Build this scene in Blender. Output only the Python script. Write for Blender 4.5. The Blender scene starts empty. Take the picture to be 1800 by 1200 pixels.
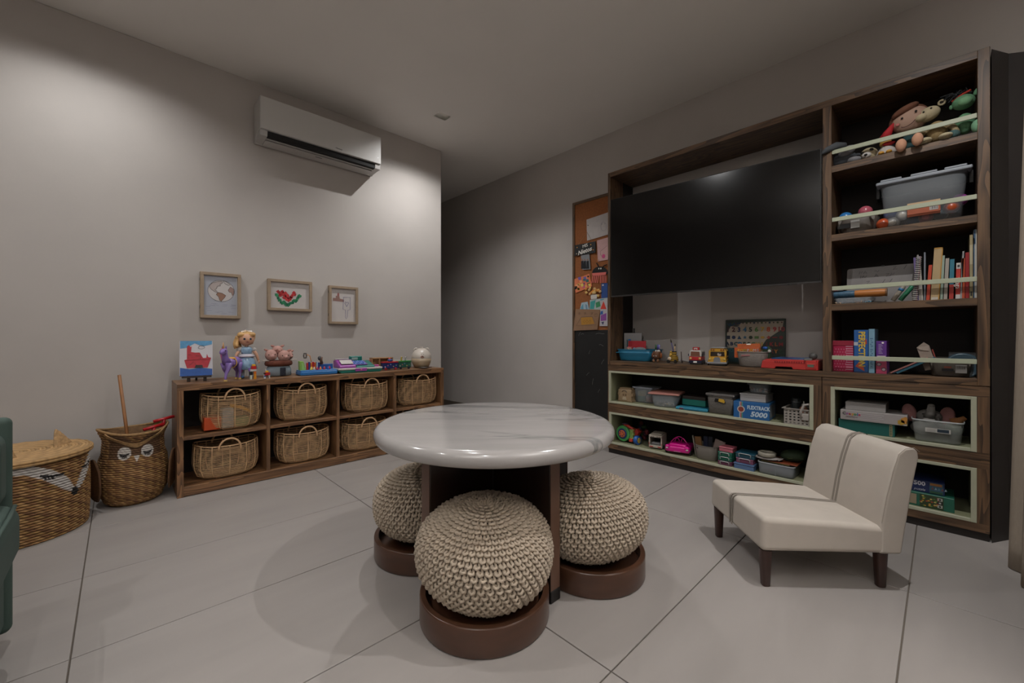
import bpy, math, random
from mathutils import Matrix, Vector
R = math.radians
random.seed(7)
SC = bpy.context.scene
COL = SC.collection
# ---------------------------------------------------------------- camera, light, exposure
H = 1.0; HY = 591.0; FPX = 722.0
YAW = math.atan2(755, 722)
FW = (math.cos(YAW), math.sin(YAW)); RT = (math.sin(YAW), -math.cos(YAW))
cam = bpy.data.cameras.new('camera'); co = bpy.data.objects.new('camera', cam); COL.objects.link(co)
co.location = (0, 0, H); co.rotation_euler = (R(90), 0, math.atan2(FW[1], FW[0]) - R(90))
cam.sensor_fit = 'HORIZONTAL'; cam.sensor_width = 36; cam.lens = FPX / 1800 * 36
cam.shift_y = -(600 - HY) / 1800; cam.clip_start = .05
SC.camera = co
SC.view_settings.view_transform = 'Standard'; SC.view_settings.look = 'None'
SC.view_settings.exposure = 0.0; SC.view_settings.gamma = 1; SC.view_settings.use_curve_mapping = False
w = bpy.data.worlds.new('world'); SC.world = w; w.use_nodes = True
w.node_tree.nodes['Background'].inputs[0].default_value = (.9, .85, .8, 1)
w.node_tree.nodes['Background'].inputs[1].default_value = .05
ZC = 2.96                                   # ceiling height
LIGHTS = [(-.17, 3.06, 62, .06), (2.08, 3.06, 96, .06), (1.92, -.03, 120, .08), (.66, 1.5, 36, .17), (-.4, .1, 36, .06), (-1.3, 1.6, 34, .06)]   # x, y, watts, half length of the slot
for i, (x, y, p, hl) in enumerate(LIGHTS):
    l = bpy.data.lights.new('downlight_bulb', 'SPOT'); l.energy = p; l.spot_size = R(140 if hl < .1 else 172); l.spot_blend = 1 if hl < .1 else .6
    l.shadow_soft_size = .009; l.color = (1, .994, .988)
    o = bpy.data.objects.new('downlight_bulb', l); COL.objects.link(o); o.location = (x, y, ZC + .032)
# fill lights added out of view behind the camera to brighten the ceiling
UPFILL = [(-1.7, -.5, 1.6, 66), (1.0, -1.25, 1.6, 74)]
for x, y, z, p in UPFILL:
    l = bpy.data.lights.new('fill_uplight', 'AREA'); l.energy = p; l.shape = 'DISK'; l.size = .34; l.spread = R(110); l.color = (1, .994, .988)
    o = bpy.data.objects.new('fill_uplight', l); COL.objects.link(o); o.location = (x, y, z); o.rotation_euler = (R(180), 0, 0)

def ray(px, py=HY):
    a = (px - 900) / FPX
    return (FW[0] + RT[0] * a, FW[1] + RT[1] * a, (HY - py) / FPX)
def YX(px, X): d = ray(px); return X * d[1] / d[0]          # world Y where a sight line meets the plane x = X
def XY(px, Y): d = ray(px); return Y * d[0] / d[1]
def ZX(px, py, X): d = ray(px, py); return H + X * d[2] / d[0]
def ZY(px, py, Y): d = ray(px, py); return H + Y * d[2] / d[1]

# ---------------------------------------------------------------- materials
def srgb(h):
    if not isinstance(h, str): return tuple(h)[:3]
    h = h.lstrip('#'); c = [int(h[i:i + 2], 16) / 255 for i in (0, 2, 4)]
    return tuple((v / 12.92 if v <= .04045 else ((v + .055) / 1.055) ** 2.4) for v in c)
MC = {}
def mat(col, rough=.5, var=0, vs=8, bump=0, bs=200, metal=0, alpha=1, trans=0, emit=0, vcol=False, spec=.5, coat=0, stretch=(1, 1, 1)):
    key = (str(col), rough, var, vs, bump, bs, metal, alpha, trans, emit, vcol, spec, coat, stretch)
    if key in MC: return MC[key]
    m = bpy.data.materials.new('paint_%d' % len(MC)); m.use_nodes = True; nt = m.node_tree; N = nt.nodes; L = nt.links
    b = N['Principled BSDF']; c = srgb(col)
    b.inputs['Base Color'].default_value = (*c, 1); b.inputs['Roughness'].default_value = rough
    b.inputs['Metallic'].default_value = metal; b.inputs['Alpha'].default_value = alpha
    b.inputs['Transmission Weight'].default_value = trans; b.inputs['Specular IOR Level'].default_value = spec
    b.inputs['Coat Weight'].default_value = coat
    if emit: b.inputs['Emission Color'].default_value = (*c, 1); b.inputs['Emission Strength'].default_value = emit
    tc = N.new('ShaderNodeTexCoord'); mp = N.new('ShaderNodeMapping'); mp.inputs['Scale'].default_value = stretch
    L.new(tc.outputs['Object'], mp.inputs[0])
    src = None
    if vcol:
        a = N.new('ShaderNodeVertexColor'); a.layer_name = 'Col'; src = a.outputs[0]
        L.new(src, b.inputs['Base Color'])
    if var or vcol:
        n = N.new('ShaderNodeTexNoise'); n.inputs['Scale'].default_value = vs; n.inputs['Detail'].default_value = 4
        L.new(mp.outputs[0], n.inputs['Vector'])
        r = N.new('ShaderNodeMapRange'); r.inputs[1].default_value = .3; r.inputs[2].default_value = .7
        r.inputs[3].default_value = 1 - var; r.inputs[4].default_value = 1 + var
        L.new(n.outputs[0], r.inputs[0])
        mx = N.new('ShaderNodeMix'); mx.data_type = 'RGBA'; mx.blend_type = 'MULTIPLY'; mx.inputs[0].default_value = 1
        if src: L.new(src, mx.inputs[6])
        else: mx.inputs[6].default_value = (*c, 1)
        L.new(r.outputs[0], mx.inputs[7]); L.new(mx.outputs[2], b.inputs['Base Color'])
    if bump:
        n2 = N.new('ShaderNodeTexNoise'); n2.inputs['Scale'].default_value = bs; n2.inputs['Detail'].default_value = 3
        L.new(mp.outputs[0], n2.inputs['Vector'])
        bp = N.new('ShaderNodeBump'); bp.inputs['Strength'].default_value = bump; bp.inputs['Distance'].default_value = .004
        L.new(n2.outputs[0], bp.inputs['Height']); L.new(bp.outputs[0], b.inputs['Normal'])
    MC[key] = m; return m
def wood(axis, dark='#2c1f16', light='#6a5038', rough=.45, sc=1.0):
    key = ('wood', axis, dark, light, rough, sc)
    if key in MC: return MC[key]
    m = bpy.data.materials.new('oak_grain_' + axis); m.use_nodes = True; nt = m.node_tree; N = nt.nodes; L = nt.links
    b = N['Principled BSDF']; b.inputs['Roughness'].default_value = rough
    tc = N.new('ShaderNodeTexCoord'); mp = N.new('ShaderNodeMapping')
    s = [9 * sc] * 3; s['xyz'.index(axis)] = 1.0 * sc; mp.inputs['Scale'].default_value = s
    L.new(tc.outputs['Object'], mp.inputs[0])
    n1 = N.new('ShaderNodeTexNoise'); n1.inputs['Scale'].default_value = 1.3; n1.inputs['Detail'].default_value = 2; n1.inputs['Distortion'].default_value = .4
    L.new(mp.outputs[0], n1.inputs['Vector'])
    ml = N.new('ShaderNodeMath'); ml.operation = 'MULTIPLY'; ml.inputs[1].default_value = 9; L.new(n1.outputs[0], ml.inputs[0])
    fr = N.new('ShaderNodeMath'); fr.operation = 'FRACT'; L.new(ml.outputs[0], fr.inputs[0])
    mp2 = N.new('ShaderNodeMapping'); s2 = [120] * 3; s2['xyz'.index(axis)] = 4; mp2.inputs['Scale'].default_value = s2
    L.new(tc.outputs['Object'], mp2.inputs[0])
    n2 = N.new('ShaderNodeTexNoise'); n2.inputs['Scale'].default_value = 1; n2.inputs['Detail'].default_value = 3; L.new(mp2.outputs[0], n2.inputs['Vector'])
    ad = N.new('ShaderNodeMath'); ad.operation = 'MULTIPLY_ADD'; ad.inputs[1].default_value = .55; L.new(fr.outputs[0], ad.inputs[0])
    m3 = N.new('ShaderNodeMath'); m3.operation = 'MULTIPLY'; m3.inputs[1].default_value = .6; L.new(n2.outputs[0], m3.inputs[0]); L.new(m3.outputs[0], ad.inputs[2])
    rp = N.new('ShaderNodeValToRGB'); rp.color_ramp.elements[0].position = .2; rp.color_ramp.elements[1].position = .85
    rp.color_ramp.elements[0].color = (*srgb(dark), 1); rp.color_ramp.elements[1].color = (*srgb(light), 1)
    L.new(ad.outputs[0], rp.inputs[0]); L.new(rp.outputs[0], b.inputs['Base Color'])
    bp = N.new('ShaderNodeBump'); bp.inputs['Strength'].default_value = .15; bp.inputs['Distance'].default_value = .002
    L.new(n2.outputs[0], bp.inputs['Height']); L.new(bp.outputs[0], b.inputs['Normal'])
    MC[key] = m; return m
def stone(name, base, vein, rough, vein_amt, scale, rot=(0, 0, 0), str_=(1, 1, 1), soft=(.47, .5, .53), coat=0):
    m = bpy.data.materials.new(name); m.use_nodes = True; nt = m.node_tree; N = nt.nodes; L = nt.links
    b = N['Principled BSDF']; b.inputs['Roughness'].default_value = rough; b.inputs['Coat Weight'].default_value = coat
    b.inputs['Coat Roughness'].default_value = .08
    tc = N.new('ShaderNodeTexCoord'); mp = N.new('ShaderNodeMapping'); mp.inputs['Scale'].default_value = str_; mp.inputs['Rotation'].default_value = rot
    L.new(tc.outputs['Object'], mp.inputs[0])
    n = N.new('ShaderNodeTexNoise'); n.inputs['Scale'].default_value = scale; n.inputs['Detail'].default_value = 6; n.inputs['Distortion'].default_value = .6
    L.new(mp.outputs[0], n.inputs['Vector'])
    rp = N.new('ShaderNodeValToRGB'); e = rp.color_ramp.elements
    e[0].position = soft[0]; e[0].color = (0, 0, 0, 1); e[1].position = soft[1]; e[1].color = (1, 1, 1, 1)
    e2 = e.new(soft[2]); e2.color = (0, 0, 0, 1); L.new(n.outputs[0], rp.inputs[0])
    n3 = N.new('ShaderNodeTexNoise'); n3.inputs['Scale'].default_value = scale * .6; L.new(mp.outputs[0], n3.inputs['Vector'])
    mr = N.new('ShaderNodeMapRange'); mr.inputs[1].default_value = .45; mr.inputs[2].default_value = .7; L.new(n3.outputs[0], mr.inputs[0])
    mu = N.new('ShaderNodeMath'); mu.operation = 'MULTIPLY'; L.new(rp.outputs[0], mu.inputs[0]); L.new(mr.outputs[0], mu.inputs[1])
    mu2 = N.new('ShaderNodeMath'); mu2.operation = 'MULTIPLY'; mu2.inputs[1].default_value = vein_amt; L.new(mu.outputs[0], mu2.inputs[0])
    n2 = N.new('ShaderNodeTexNoise'); n2.inputs['Scale'].default_value = scale * 2.5; n2.inputs['Detail'].default_value = 5; L.new(mp.outputs[0], n2.inputs['Vector'])
    mb = N.new('ShaderNodeMapRange'); mb.inputs[1].default_value = .3; mb.inputs[2].default_value = .7; mb.inputs[3].default_value = .93; mb.inputs[4].default_value = 1.05
    L.new(n2.outputs[0], mb.inputs[0])
    m0 = N.new('ShaderNodeMix'); m0.data_type = 'RGBA'; m0.blend_type = 'MULTIPLY'; m0.inputs[0].default_value = 1; m0.inputs[6].default_value = (*srgb(base), 1)
    L.new(mb.outputs[0], m0.inputs[7])
    mx = N.new('ShaderNodeMix'); mx.data_type = 'RGBA'; L.new(mu2.outputs[0], mx.inputs[0]); L.new(m0.outputs[2], mx.inputs[6]); mx.inputs[7].default_value = (*srgb(vein), 1)
    L.new(mx.outputs[2], b.inputs['Base Color']); return m

# ---------------------------------------------------------------- mesh builder
class G:
    def __init__(s): s.v = []; s.f = []; s.mi = []; s.k = 0
    def add(s, v, f):
        b = len(s.v); s.v += [tuple(p) for p in v]; s.f += [tuple(i + b for i in q) for q in f]; s.mi += [s.k] * len(f); return s
    def box(s, a, b, c, d, e, f):
        if a > d: a, d = d, a
        if b > e: b, e = e, b
        if c > f: c, f = f, c
        return s.add([(a, b, c), (d, b, c), (d, e, c), (a, e, c), (a, b, f), (d, b, f), (d, e, f), (a, e, f)],
                     [(0, 3, 2, 1), (4, 5, 6, 7), (0, 1, 5, 4), (1, 2, 6, 5), (2, 3, 7, 6), (3, 0, 4, 7)])
    def ring(s, sects, closed=False, cap=True):          # list of equal-length vertex loops
        n = len(sects[0]); v = [p for q in sects for p in q]; f = []; m = len(sects)
        for i in range(m if closed else m - 1):
            j = (i + 1) % m
            for k in range(n):
                l = (k + 1) % n; f.append((i * n + k, i * n + l, j * n + l, j * n + k))
        if cap and not closed: f.append(tuple(range(n))[::-1]); f.append(tuple((m - 1) * n + k for k in range(n)))
        return s.add(v, f)
    def lathe(s, prof, n=24, c=(0, 0, 0), sx=1, sy=1, cap=True, p=2):
        S = []
        for r, z in prof:
            q = []
            for k in range(n):
                a = 2 * math.pi * k / n; ca, sa = math.cos(a), math.sin(a)
                if p != 2: ca = math.copysign(abs(ca) ** (2 / p), ca); sa = math.copysign(abs(sa) ** (2 / p), sa)
                q.append((c[0] + r * sx * ca, c[1] + r * sy * sa, c[2] + z))
            S.append(q)
        return s.ring(S, cap=cap)
    def ell(s, c, r, nu=16, nv=10, rot=None):
        if not hasattr(r, '__len__'): r = (r, r, r)
        M = Matrix.Rotation(R(rot[1]), 3, rot[0]) if rot else None
        S = []
        for j in range(nv + 1):
            t = math.pi * max(.02, min(nv - .02, j)) / nv; q = []
            for k in range(nu):
                a = 2 * math.pi * k / nu; v = Vector((r[0] * math.sin(t) * math.cos(a), r[1] * math.sin(t) * math.sin(a), -r[2] * math.cos(t)))
                if M: v = M @ v
                q.append((c[0] + v.x, c[1] + v.y, c[2] + v.z))
            S.append(q)
        return s.ring(S)
    def tube(s, pts, r, n=6, closed=False):
        P = [Vector(p) for p in pts]; m = len(P); S = []; up = Vector((0, 0, 1)); prev = None
        for i in range(m):
            if closed: t = P[(i + 1) % m] - P[i - 1]
            else: t = P[min(i + 1, m - 1)] - P[max(i - 1, 0)]
            if t.length < 1e-9: t = Vector((0, 0, 1))
            t.normalize()
            if prev is None: a = t.orthogonal().normalized() if abs(t.z) > .99 else t.cross(up).normalized()
            else: a = (prev - t * prev.dot(t)); a = a.normalized() if a.length > 1e-6 else t.orthogonal().normalized()
            prev = a; b = t.cross(a); rr = r[i] if hasattr(r, '__len__') else r
            S.append([tuple(P[i] + (a * math.cos(2 * math.pi * k / n) + b * math.sin(2 * math.pi * k / n)) * rr) for k in range(n)])
        return s.ring(S, closed=closed)
    def prism(s, o, y0, y1, ax='y'):                    # outline o in (x,z) for ax y, (x,y) for z, (y,z) for x
        n = len(o)
        mk = {'y': lambda p, t: (p[0], t, p[1]), 'z': lambda p, t: (p[0], p[1], t), 'x': lambda p, t: (t, p[0], p[1])}[ax]
        v = [mk(p, y0) for p in o] + [mk(p, y1) for p in o]
        f = [tuple(range(n)), tuple(range(2 * n - 1, n - 1, -1))] + [(i, i + n, (i + 1) % n + n, (i + 1) % n) for i in range(n)]
        return s.add(v, f)
    def wheel(s, c, r, wd, n=16, ax='x'):
        b = len(s.v); s.lathe([(r * .93, 0), (r, wd * .15), (r, wd * .85), (r * .93, wd)], n)
        M = {'x': Matrix.Rotation(R(90), 3, 'Y'), 'y': Matrix.Rotation(R(-90), 3, 'X'), 'z': Matrix.Identity(3)}[ax]
        for i in range(b, len(s.v)): s.v[i] = tuple(M @ Vector(s.v[i]) + Vector(c))
        return s
    def tf(s, M, b=0):
        for i in range(b, len(s.v)): s.v[i] = tuple(M @ Vector(s.v[i]))
        return s
    def build(s, name, mats, parent=None, smooth=False, bev=0, seg=2, sub=0, label=None, kind=None, fix=True, cols=None):
        me = bpy.data.meshes.new(name); me.from_pydata(s.v, [], s.f)
        if not isinstance(mats, (list, tuple)): mats = [mats]
        for m in mats: me.materials.append(m)
        if len(mats) > 1: me.polygons.foreach_set('material_index', s.mi)
        if fix and len(s.f) < 60000:
            import bmesh
            bm = bmesh.new(); bm.from_mesh(me); bmesh.ops.recalc_face_normals(bm, faces=bm.faces); bm.to_mesh(me); bm.free()
        if smooth: me.polygons.foreach_set('use_smooth', [True] * len(me.polygons))
        if cols:
            ca = me.color_attributes.new('Col', 'FLOAT_COLOR', 'POINT')
            flat = []
            for c in cols: flat += [*c, 1]
            ca.data.foreach_set('color', flat)
        me.update()
        o = bpy.data.objects.new(name, me); COL.objects.link(o)
        if parent: o.parent = parent
        if bev:
            md = o.modifiers.new('edge', 'BEVEL'); md.width = bev; md.segments = seg; md.limit_method = 'ANGLE'; md.angle_limit = R(35)
            if seg > 1:
                me.polygons.foreach_set('use_smooth', [True] * len(me.polygons))
                md.harden_normals = True
        if sub: md = o.modifiers.new('soft', 'SUBSURF'); md.levels = sub; md.render_levels = sub
        if label: o['label'] = label
        if kind: o['kind'] = kind
        return o
def root(name, label, cat, loc, rz=0, group=None):
    o = bpy.data.objects.new(name, None); COL.objects.link(o); o.location = loc; o.rotation_euler = (0, 0, R(rz)); o.empty_display_size = .05
    o['label'] = label; o['category'] = cat
    if group: o['group'] = group
    return o
def tag(o, label, cat, group=None, loc=None, rz=None):
    o['label'] = label; o['category'] = cat
    if group: o['group'] = group
    if loc: o.location = loc
    if rz is not None: o.rotation_euler = (0, 0, R(rz))
    return o
def struct(name, g, m, parent=None, **k):
    o = g.build(name, m, parent, **k)
    if not parent: o['kind'] = 'structure'
    return o
def text(body, size, loc, m, parent, rot=(90, 0, 0), ext=.0006, sx=1, name='lettering', shear=0, off=0):
    c = bpy.data.curves.new(name, 'FONT'); c.body = body; c.size = size; c.extrude = ext; c.align_x = 'CENTER'; c.align_y = 'CENTER'; c.resolution_u = 2
    c.shear = shear; c.offset = off
    c.materials.append(m); o = bpy.data.objects.new(name, c); COL.objects.link(o); o.parent = parent
    o.location = loc; o.rotation_euler = [R(a) for a in rot]; o.scale = (sx, 1, 1); return o
def copy_tree(o, parent=None):
    c = o.copy(); COL.objects.link(c); c.parent = parent
    for ch in list(o.children): copy_tree(ch, c)
    return c
def circ(cx, cz, rx, rz=None, n=16, a0=0, a1=360):
    rz = rx if rz is None else rz; f = (a1 - a0) == 360
    return [(cx + rx * math.cos(R(a0 + (a1 - a0) * i / (n if f else n - 1))), cz + rz * math.sin(R(a0 + (a1 - a0) * i / (n if f else n - 1)))) for i in range(n)]

WHITE = mat('#e8e4dc', .5); BLACK = mat('#0b0b0c', .45); DARK = mat('#151210', .7)
WALL = mat('#aea8a3', .75, var=.03, vs=3, bump=.06, bs=60)
CEIL = mat('#dfdbd6', .9, var=.02, vs=2)
# ---------------------------------------------------------------- the room
XL, XR, YN, YL, YF = -2.6, 3.42, -1.9, 3.66, 5.9        # left end, right wall, near wall, left wall, hall end
XE = 2.462                                            # end of the left wall
def shell():
    # floor: slabs laid on a dark bed, joints recessed
    f = struct('floor', G().box(XL, YN - .3, -.06, XR + .3, YF + .1, -.006), mat('#685f56', .9))
    tile = [stone('porcelain_slab_%d' % i, '#958f8b', '#a6a09c', .36, .3, 1.1, (0, 0, .25 + i * .5), (.5, 2.6, 1)) for i in range(3)]
    xs = [-.11 + 1.172 * i for i in range(-3, 4)]; ys = [.09 + .592 * i for i in range(-4, 11)]
    base = {}
    for i, x in enumerate(xs):
        for j, y in enumerate(ys):
            x0, x1 = max(x, XL), min(x + 1.172, XR + .05); y0, y1 = max(y, YN - .1), min(y + .592, YF)
            if x1 - x0 < .02 or y1 - y0 < .02 or x0 > XR: continue
            if y0 > YL + .2 and x1 < XE: continue
            g = G(); gp = .0022
            k = (round(x1 - x0, 3), round(y1 - y0, 3), (i + j) % 3)
            if k in base:
                o = base[k].copy(); COL.objects.link(o)
            else:
                o = G().box(gp, gp, -.0055, x1 - x0 - gp, y1 - y0 - gp, 0).build('floor_tile', tile[(i + j) % 3], f, bev=.0009, seg=1); base[k] = o
            o.parent = f; o.location = (x0, y0, 0)
    struct('wall_left', G().box(XL, YL, 0, XE, YL + .14, ZC), WALL, bev=.004)
    struct('wall_right', G().box(XR, YN - .3, 0, XR + .1, YF + .1, ZC + .1), WALL)
    struct('wall_back', G().box(XE - .14, YF, 0, XR + .1, YF + .1, ZC + .1), WALL)
    struct('wall_hall', G().box(XE - .14, YL + .14, 0, XE, YF, ZC), WALL)
    struct('wall_front', G().box(XL, YN - .1, 0, XR + .1, YN, ZC + .1), WALL)
    struct('wall_end', G().box(XL - .1, YN - .1, 0, XL, YL + .1, ZC + .1), WALL)
    struct('baseboard_right', G().box(XR - .012, 2.4, 0, XR, YF, .085), mat('#5e554c', .6))
    # ceiling with recessed slots for the downlights
    hy, hn = .06, .033
    xc = sorted({XL - .1, XR + .1} | {round(x + s * hx, 4) for x, y, p, hx in LIGHTS for s in (-1, 1)})
    g = G()
    holes = [(x - hx, x + hx, y - hn, y + hy) for x, y, p, hx in LIGHTS]
    for a, b in zip(xc, xc[1:]):
        hs = sorted([(h[2], h[3]) for h in holes if h[0] < (a + b) / 2 < h[1]])
        y = YN - .3
        for h0, h1 in hs: g.add([(a, y, ZC), (a, h0, ZC), (b, h0, ZC), (b, y, ZC)], [(0, 1, 2, 3)]); y = h1
        g.add([(a, y, ZC), (a, YF + .1, ZC), (b, YF + .1, ZC), (b, y, ZC)], [(0, 1, 2, 3)])
    struct('ceiling', g, CEIL, fix=False)
    r0 = None
    for x, y, p, hx in LIGHTS:
        r = root('downlight', 'small recessed slot downlight ' + ('over the left end of the low shelf' if x < 0 and y > 2 else 'in the ceiling near the hallway corner' if y > 2 else 'in the ceiling in front of the shelf tower' if x > 1.5 else 'in the ceiling above the marble table' if x > 0 else 'in the ceiling above the camera' if y < 1 else 'in the ceiling over the green sofa'), 'light', (x, y, ZC), 0, 'recessed ceiling downlights')
        e = .3; g = G().box(-e - .004, -e - .004, .003, -e, e + .004, .1).box(e, -e - .004, .003, e + .004, e + .004, .1)
        g.box(-e, -e - .004, .003, e, -e, .1).box(-e, e, .003, e, e + .004, .1).box(-e, -e, .096, e, e, .1)
        g.build('housing', mat('#c8c2ba', 1, spec=0), r)
    for x, y, z, p in UPFILL:  # unseen stands made up to carry the added ceiling fill
        r = root('added_fill_lamp', 'added dark uplighter for ceiling fill light ' + ('behind the green sofa side of the room' if x < 0 else 'behind the camera position, out of the frame'), 'lamp', (x, y, 0), 0, 'added ceiling fill lights')
        G().lathe([(.13, 0), (.13, .02), (.02, .03), (.012, .05), (.012, z - .12), (.03, z - .1), (.19, z + .02), (.187, z + .022), (.02, z - .09), (.001, z - .09)], 32).build('fill_lamp_body', mat('#2a2622', .4, metal=.5), r, smooth=True)
    struct('trim_1', G().prism([(3.052, -.168), (3.16, -.228), (3.42, -.62), (3.42, -.168)], 0, 2.39, 'z'), mat('#1b1614', .45))
shell()
# curtain at the right edge
def curtain():
    n = 90; xa, xb = 2.83, 1.75; S = []
    for zt in [0, .1, .3, .6, 1.0, 1.5, 2.0, 2.5, ZC - .02]:
        t = zt / ZC; q = []
        for i in range(n):
            u = i / (n - 1); x = xa + (xb - xa) * u + (1 - u) * .05 * t
            ph = u * 2 * math.pi * 6
            y = -.275 - .05 * t + (.045 + .02 * (1 - t)) * math.sin(ph) + .012 * math.sin(ph * .37 + 1)
            x += .012 * math.cos(ph)
            q.append((x, y, .004 + zt * .999))
        S.append(q)
    g = G(); v = [p for q in S for p in q]; f = [(j * n + i, j * n + i + 1, (j + 1) * n + i + 1, (j + 1) * n + i) for j in range(len(S) - 1) for i in range(n - 1)]
    g.add(v, f)
    o = g.build('curtain', mat('#9c8f80', .85, var=.05, vs=120, bump=.3, bs=400, stretch=(1, 1, .25)), smooth=True, fix=False)
    md = o.modifiers.new('t', 'SOLIDIFY'); md.thickness = .004
    tag(o, 'tall beige linen curtain hanging in pleats at the right edge beside the wooden cabinet', 'curtain')
curtain()
# ---------------------------------------------------------------- built-in cabinet on the right wall
CX = 3.047; BK = 3.415
WZ = wood('z'); WY = wood('y'); WX = wood('x')
GREEN = mat('#a3a48e', .45, var=.04, vs=20)
BACKING = mat('#1a120d', .7)
Z1, Z2, Z3, ZK = 2.006, 1.600, 1.190, .791           # shelf tops and counter top
yL, yR, yd1, yd2, ir, il = 1.990, -.163, .492, .450, -.122, 1.966
def cabinet():
    r = root('wall_cabinet', 'dark oak upper cabinet with television niche and tall open shelves on the right wall', 'cabinet', (0, 0, 0))
    G().box(CX, il, .757, BK, yL, 2.405).build('side_panel', WZ, r, bev=.0015, seg=1)
    G().box(CX, yR, .757, BK, ir, 2.405).build('side_panel', WZ, r, bev=.0015, seg=1)
    G().box(CX, yd2, ZK, BK, yd1, 2.366).build('divider', WZ, r, bev=.001, seg=1)
    G().box(CX, ir, 2.366, BK, il, 2.405).build('top_panel', WY, r, bev=.001, seg=1)
    G().box(CX, ir, .757, BK, il, ZK).build('counter', WY, r, bev=.001, seg=1)
    for z in (Z1, Z2, Z3): G().box(CX, ir, z - .038, BK - .01, yd2, z).build('shelf', WY, r, bev=.001, seg=1)
    G().box(BK - .01, ir, ZK, BK, yd2, 2.366).build('back_panel', BACKING, r)
    G().box(CX + .2, 1.9655, ZK, BK, 1.963, 2.366).build('niche_lining', BACKING, r)
    for z in (2.089, 1.689, 1.283, .875):
        G().box(CX + .004, ir + .001, z - .012, CX + .012, yd2 - .001, z + .012).build('shelf_rail', mat('#a6ab94', .35), r, bev=.0015, seg=1, label='narrow pale green guard rail across the shelf opening')
    def base(name, label, y0, y1, opens):
        r = root(name, label, 'cabinet', (0, 0, 0))
        G().box(CX + .01, y0 + .003, 0, BK, y1 - .003, .04).build('plinth', mat('#17100c', .6), r)
        G().box(CX + .02, y0 + .001, .04, BK, y0 + .012, .755).build('side_panel', WZ, r)
        G().box(CX + .02, y1 - .012, .04, BK, y1 - .001, .755).build('side_panel', WZ, r)
        G().box(BK - .01, y0 + .012, .04, BK, y1 - .012, .755).build('back_panel', BACKING, r)
        # face boards: one frame per opening, seam between
        zs = [.04, .394, .755]
        for (a, b, c, d), z0, z1 in zip(opens, zs, zs[1:]):
            G().box(CX, y0 + .001, z0 + .001, CX + .02, y1 - .001, c).build('face_board', WY, r)
            G().box(CX, y0 + .001, d, CX + .02, y1 - .001, z1 - .001).build('face_board', WY, r)
            G().box(CX, y0 + .001, c, CX + .02, a, d).build('face_board', WZ, r)
            G().box(CX, b, c, CX + .02, y1 - .001, d).build('face_board', WZ, r)
            t = .02; X0 = CX - .004
            g = G().box(X0, a, c, CX + .012, a + t, d).box(X0, b - t, c, CX + .012, b, d).box(X0, a + t, c, CX + .012, b - t, c + t * .8).box(X0, a + t, d - t * .8, CX + .012, b - t, d)
            g.build('green_frame', GREEN, r, bev=.0012, seg=1, label='pale green painted frame around the opening')
            G().box(CX + .012, a + .012, c + .004, BK - .012, b - .012, c + .014).box(CX + .012, a + .012, d - .012, BK - .012, b - .012, d - .004).box(CX + .012, a + .006, c + .014, BK - .012, a + .016, d - .012).box(CX + .012, b - .016, c + .014, BK - .012, b - .006, d - .012).build('green_lining', mat('#7f8064', .5), r, label='olive green lining board inside the opening')
    base('low_cabinet', 'long low oak base cabinet with two green framed cubbies under the television', .497, yL, [(.537, 1.976, .083, .352), (.537, 1.980, .431, .705)])
    base('low_cabinet', 'short low oak base cabinet with two green framed cubbies under the shelf tower', yR, .495, [(-.120, .454, .083, .352), (-.120, .454, .431, .703)])
    bpy.data.objects['low_cabinet']
cabinet()
FZ1 = .431 + .014; FZ2 = .083 + .014                    # inside floor of the upper and lower cubbies
def tv():
    # panel swung a little: left edge nearer the room
    A = Vector((3.032, .4945)); B = Vector((2.925, 1.878)); wd = (B - A).length; ang = math.atan2(A.y - B.y, A.x - B.x)
    mid = (A + B) / 2; zb, zt = 1.323, 2.118
    r = root('television', 'large black flat television on the wall in the cabinet niche', 'television', (mid.x, mid.y, zb), math.degrees(ang)); h = zt - zb
    r.rotation_euler = (R(1.2), 0, ang)
    g = G().box(-wd / 2, 0, 0, wd / 2, .03, h); g.build('casing', mat('#0a0a0a', .4), r, bev=.002)
    G().box(-wd / 2 + .006, -.0012, .012, wd / 2 - .006, 0, h - .005).build('screen', mat('#040404', .15, spec=.5), r)
    G().box(-wd / 2, -.003, -.001, wd / 2, .001, .009).build('bezel', mat('#4b4a4a', .3, metal=.8), r)
    G().box(wd / 2 - .17, -.005, -.003, wd / 2 - .12, .001, .003).build('sensor', BLACK, r)
    G().box(-.64, .03, .06, .64, .085, .70).build('rear_housing', mat('#0a0a0a', .5), r)
    G().box(-.05, .085, .3, .05, .33, .4).build('wall_bracket', mat('#1a1a1a', .5, metal=.5), r)
tv()
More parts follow.
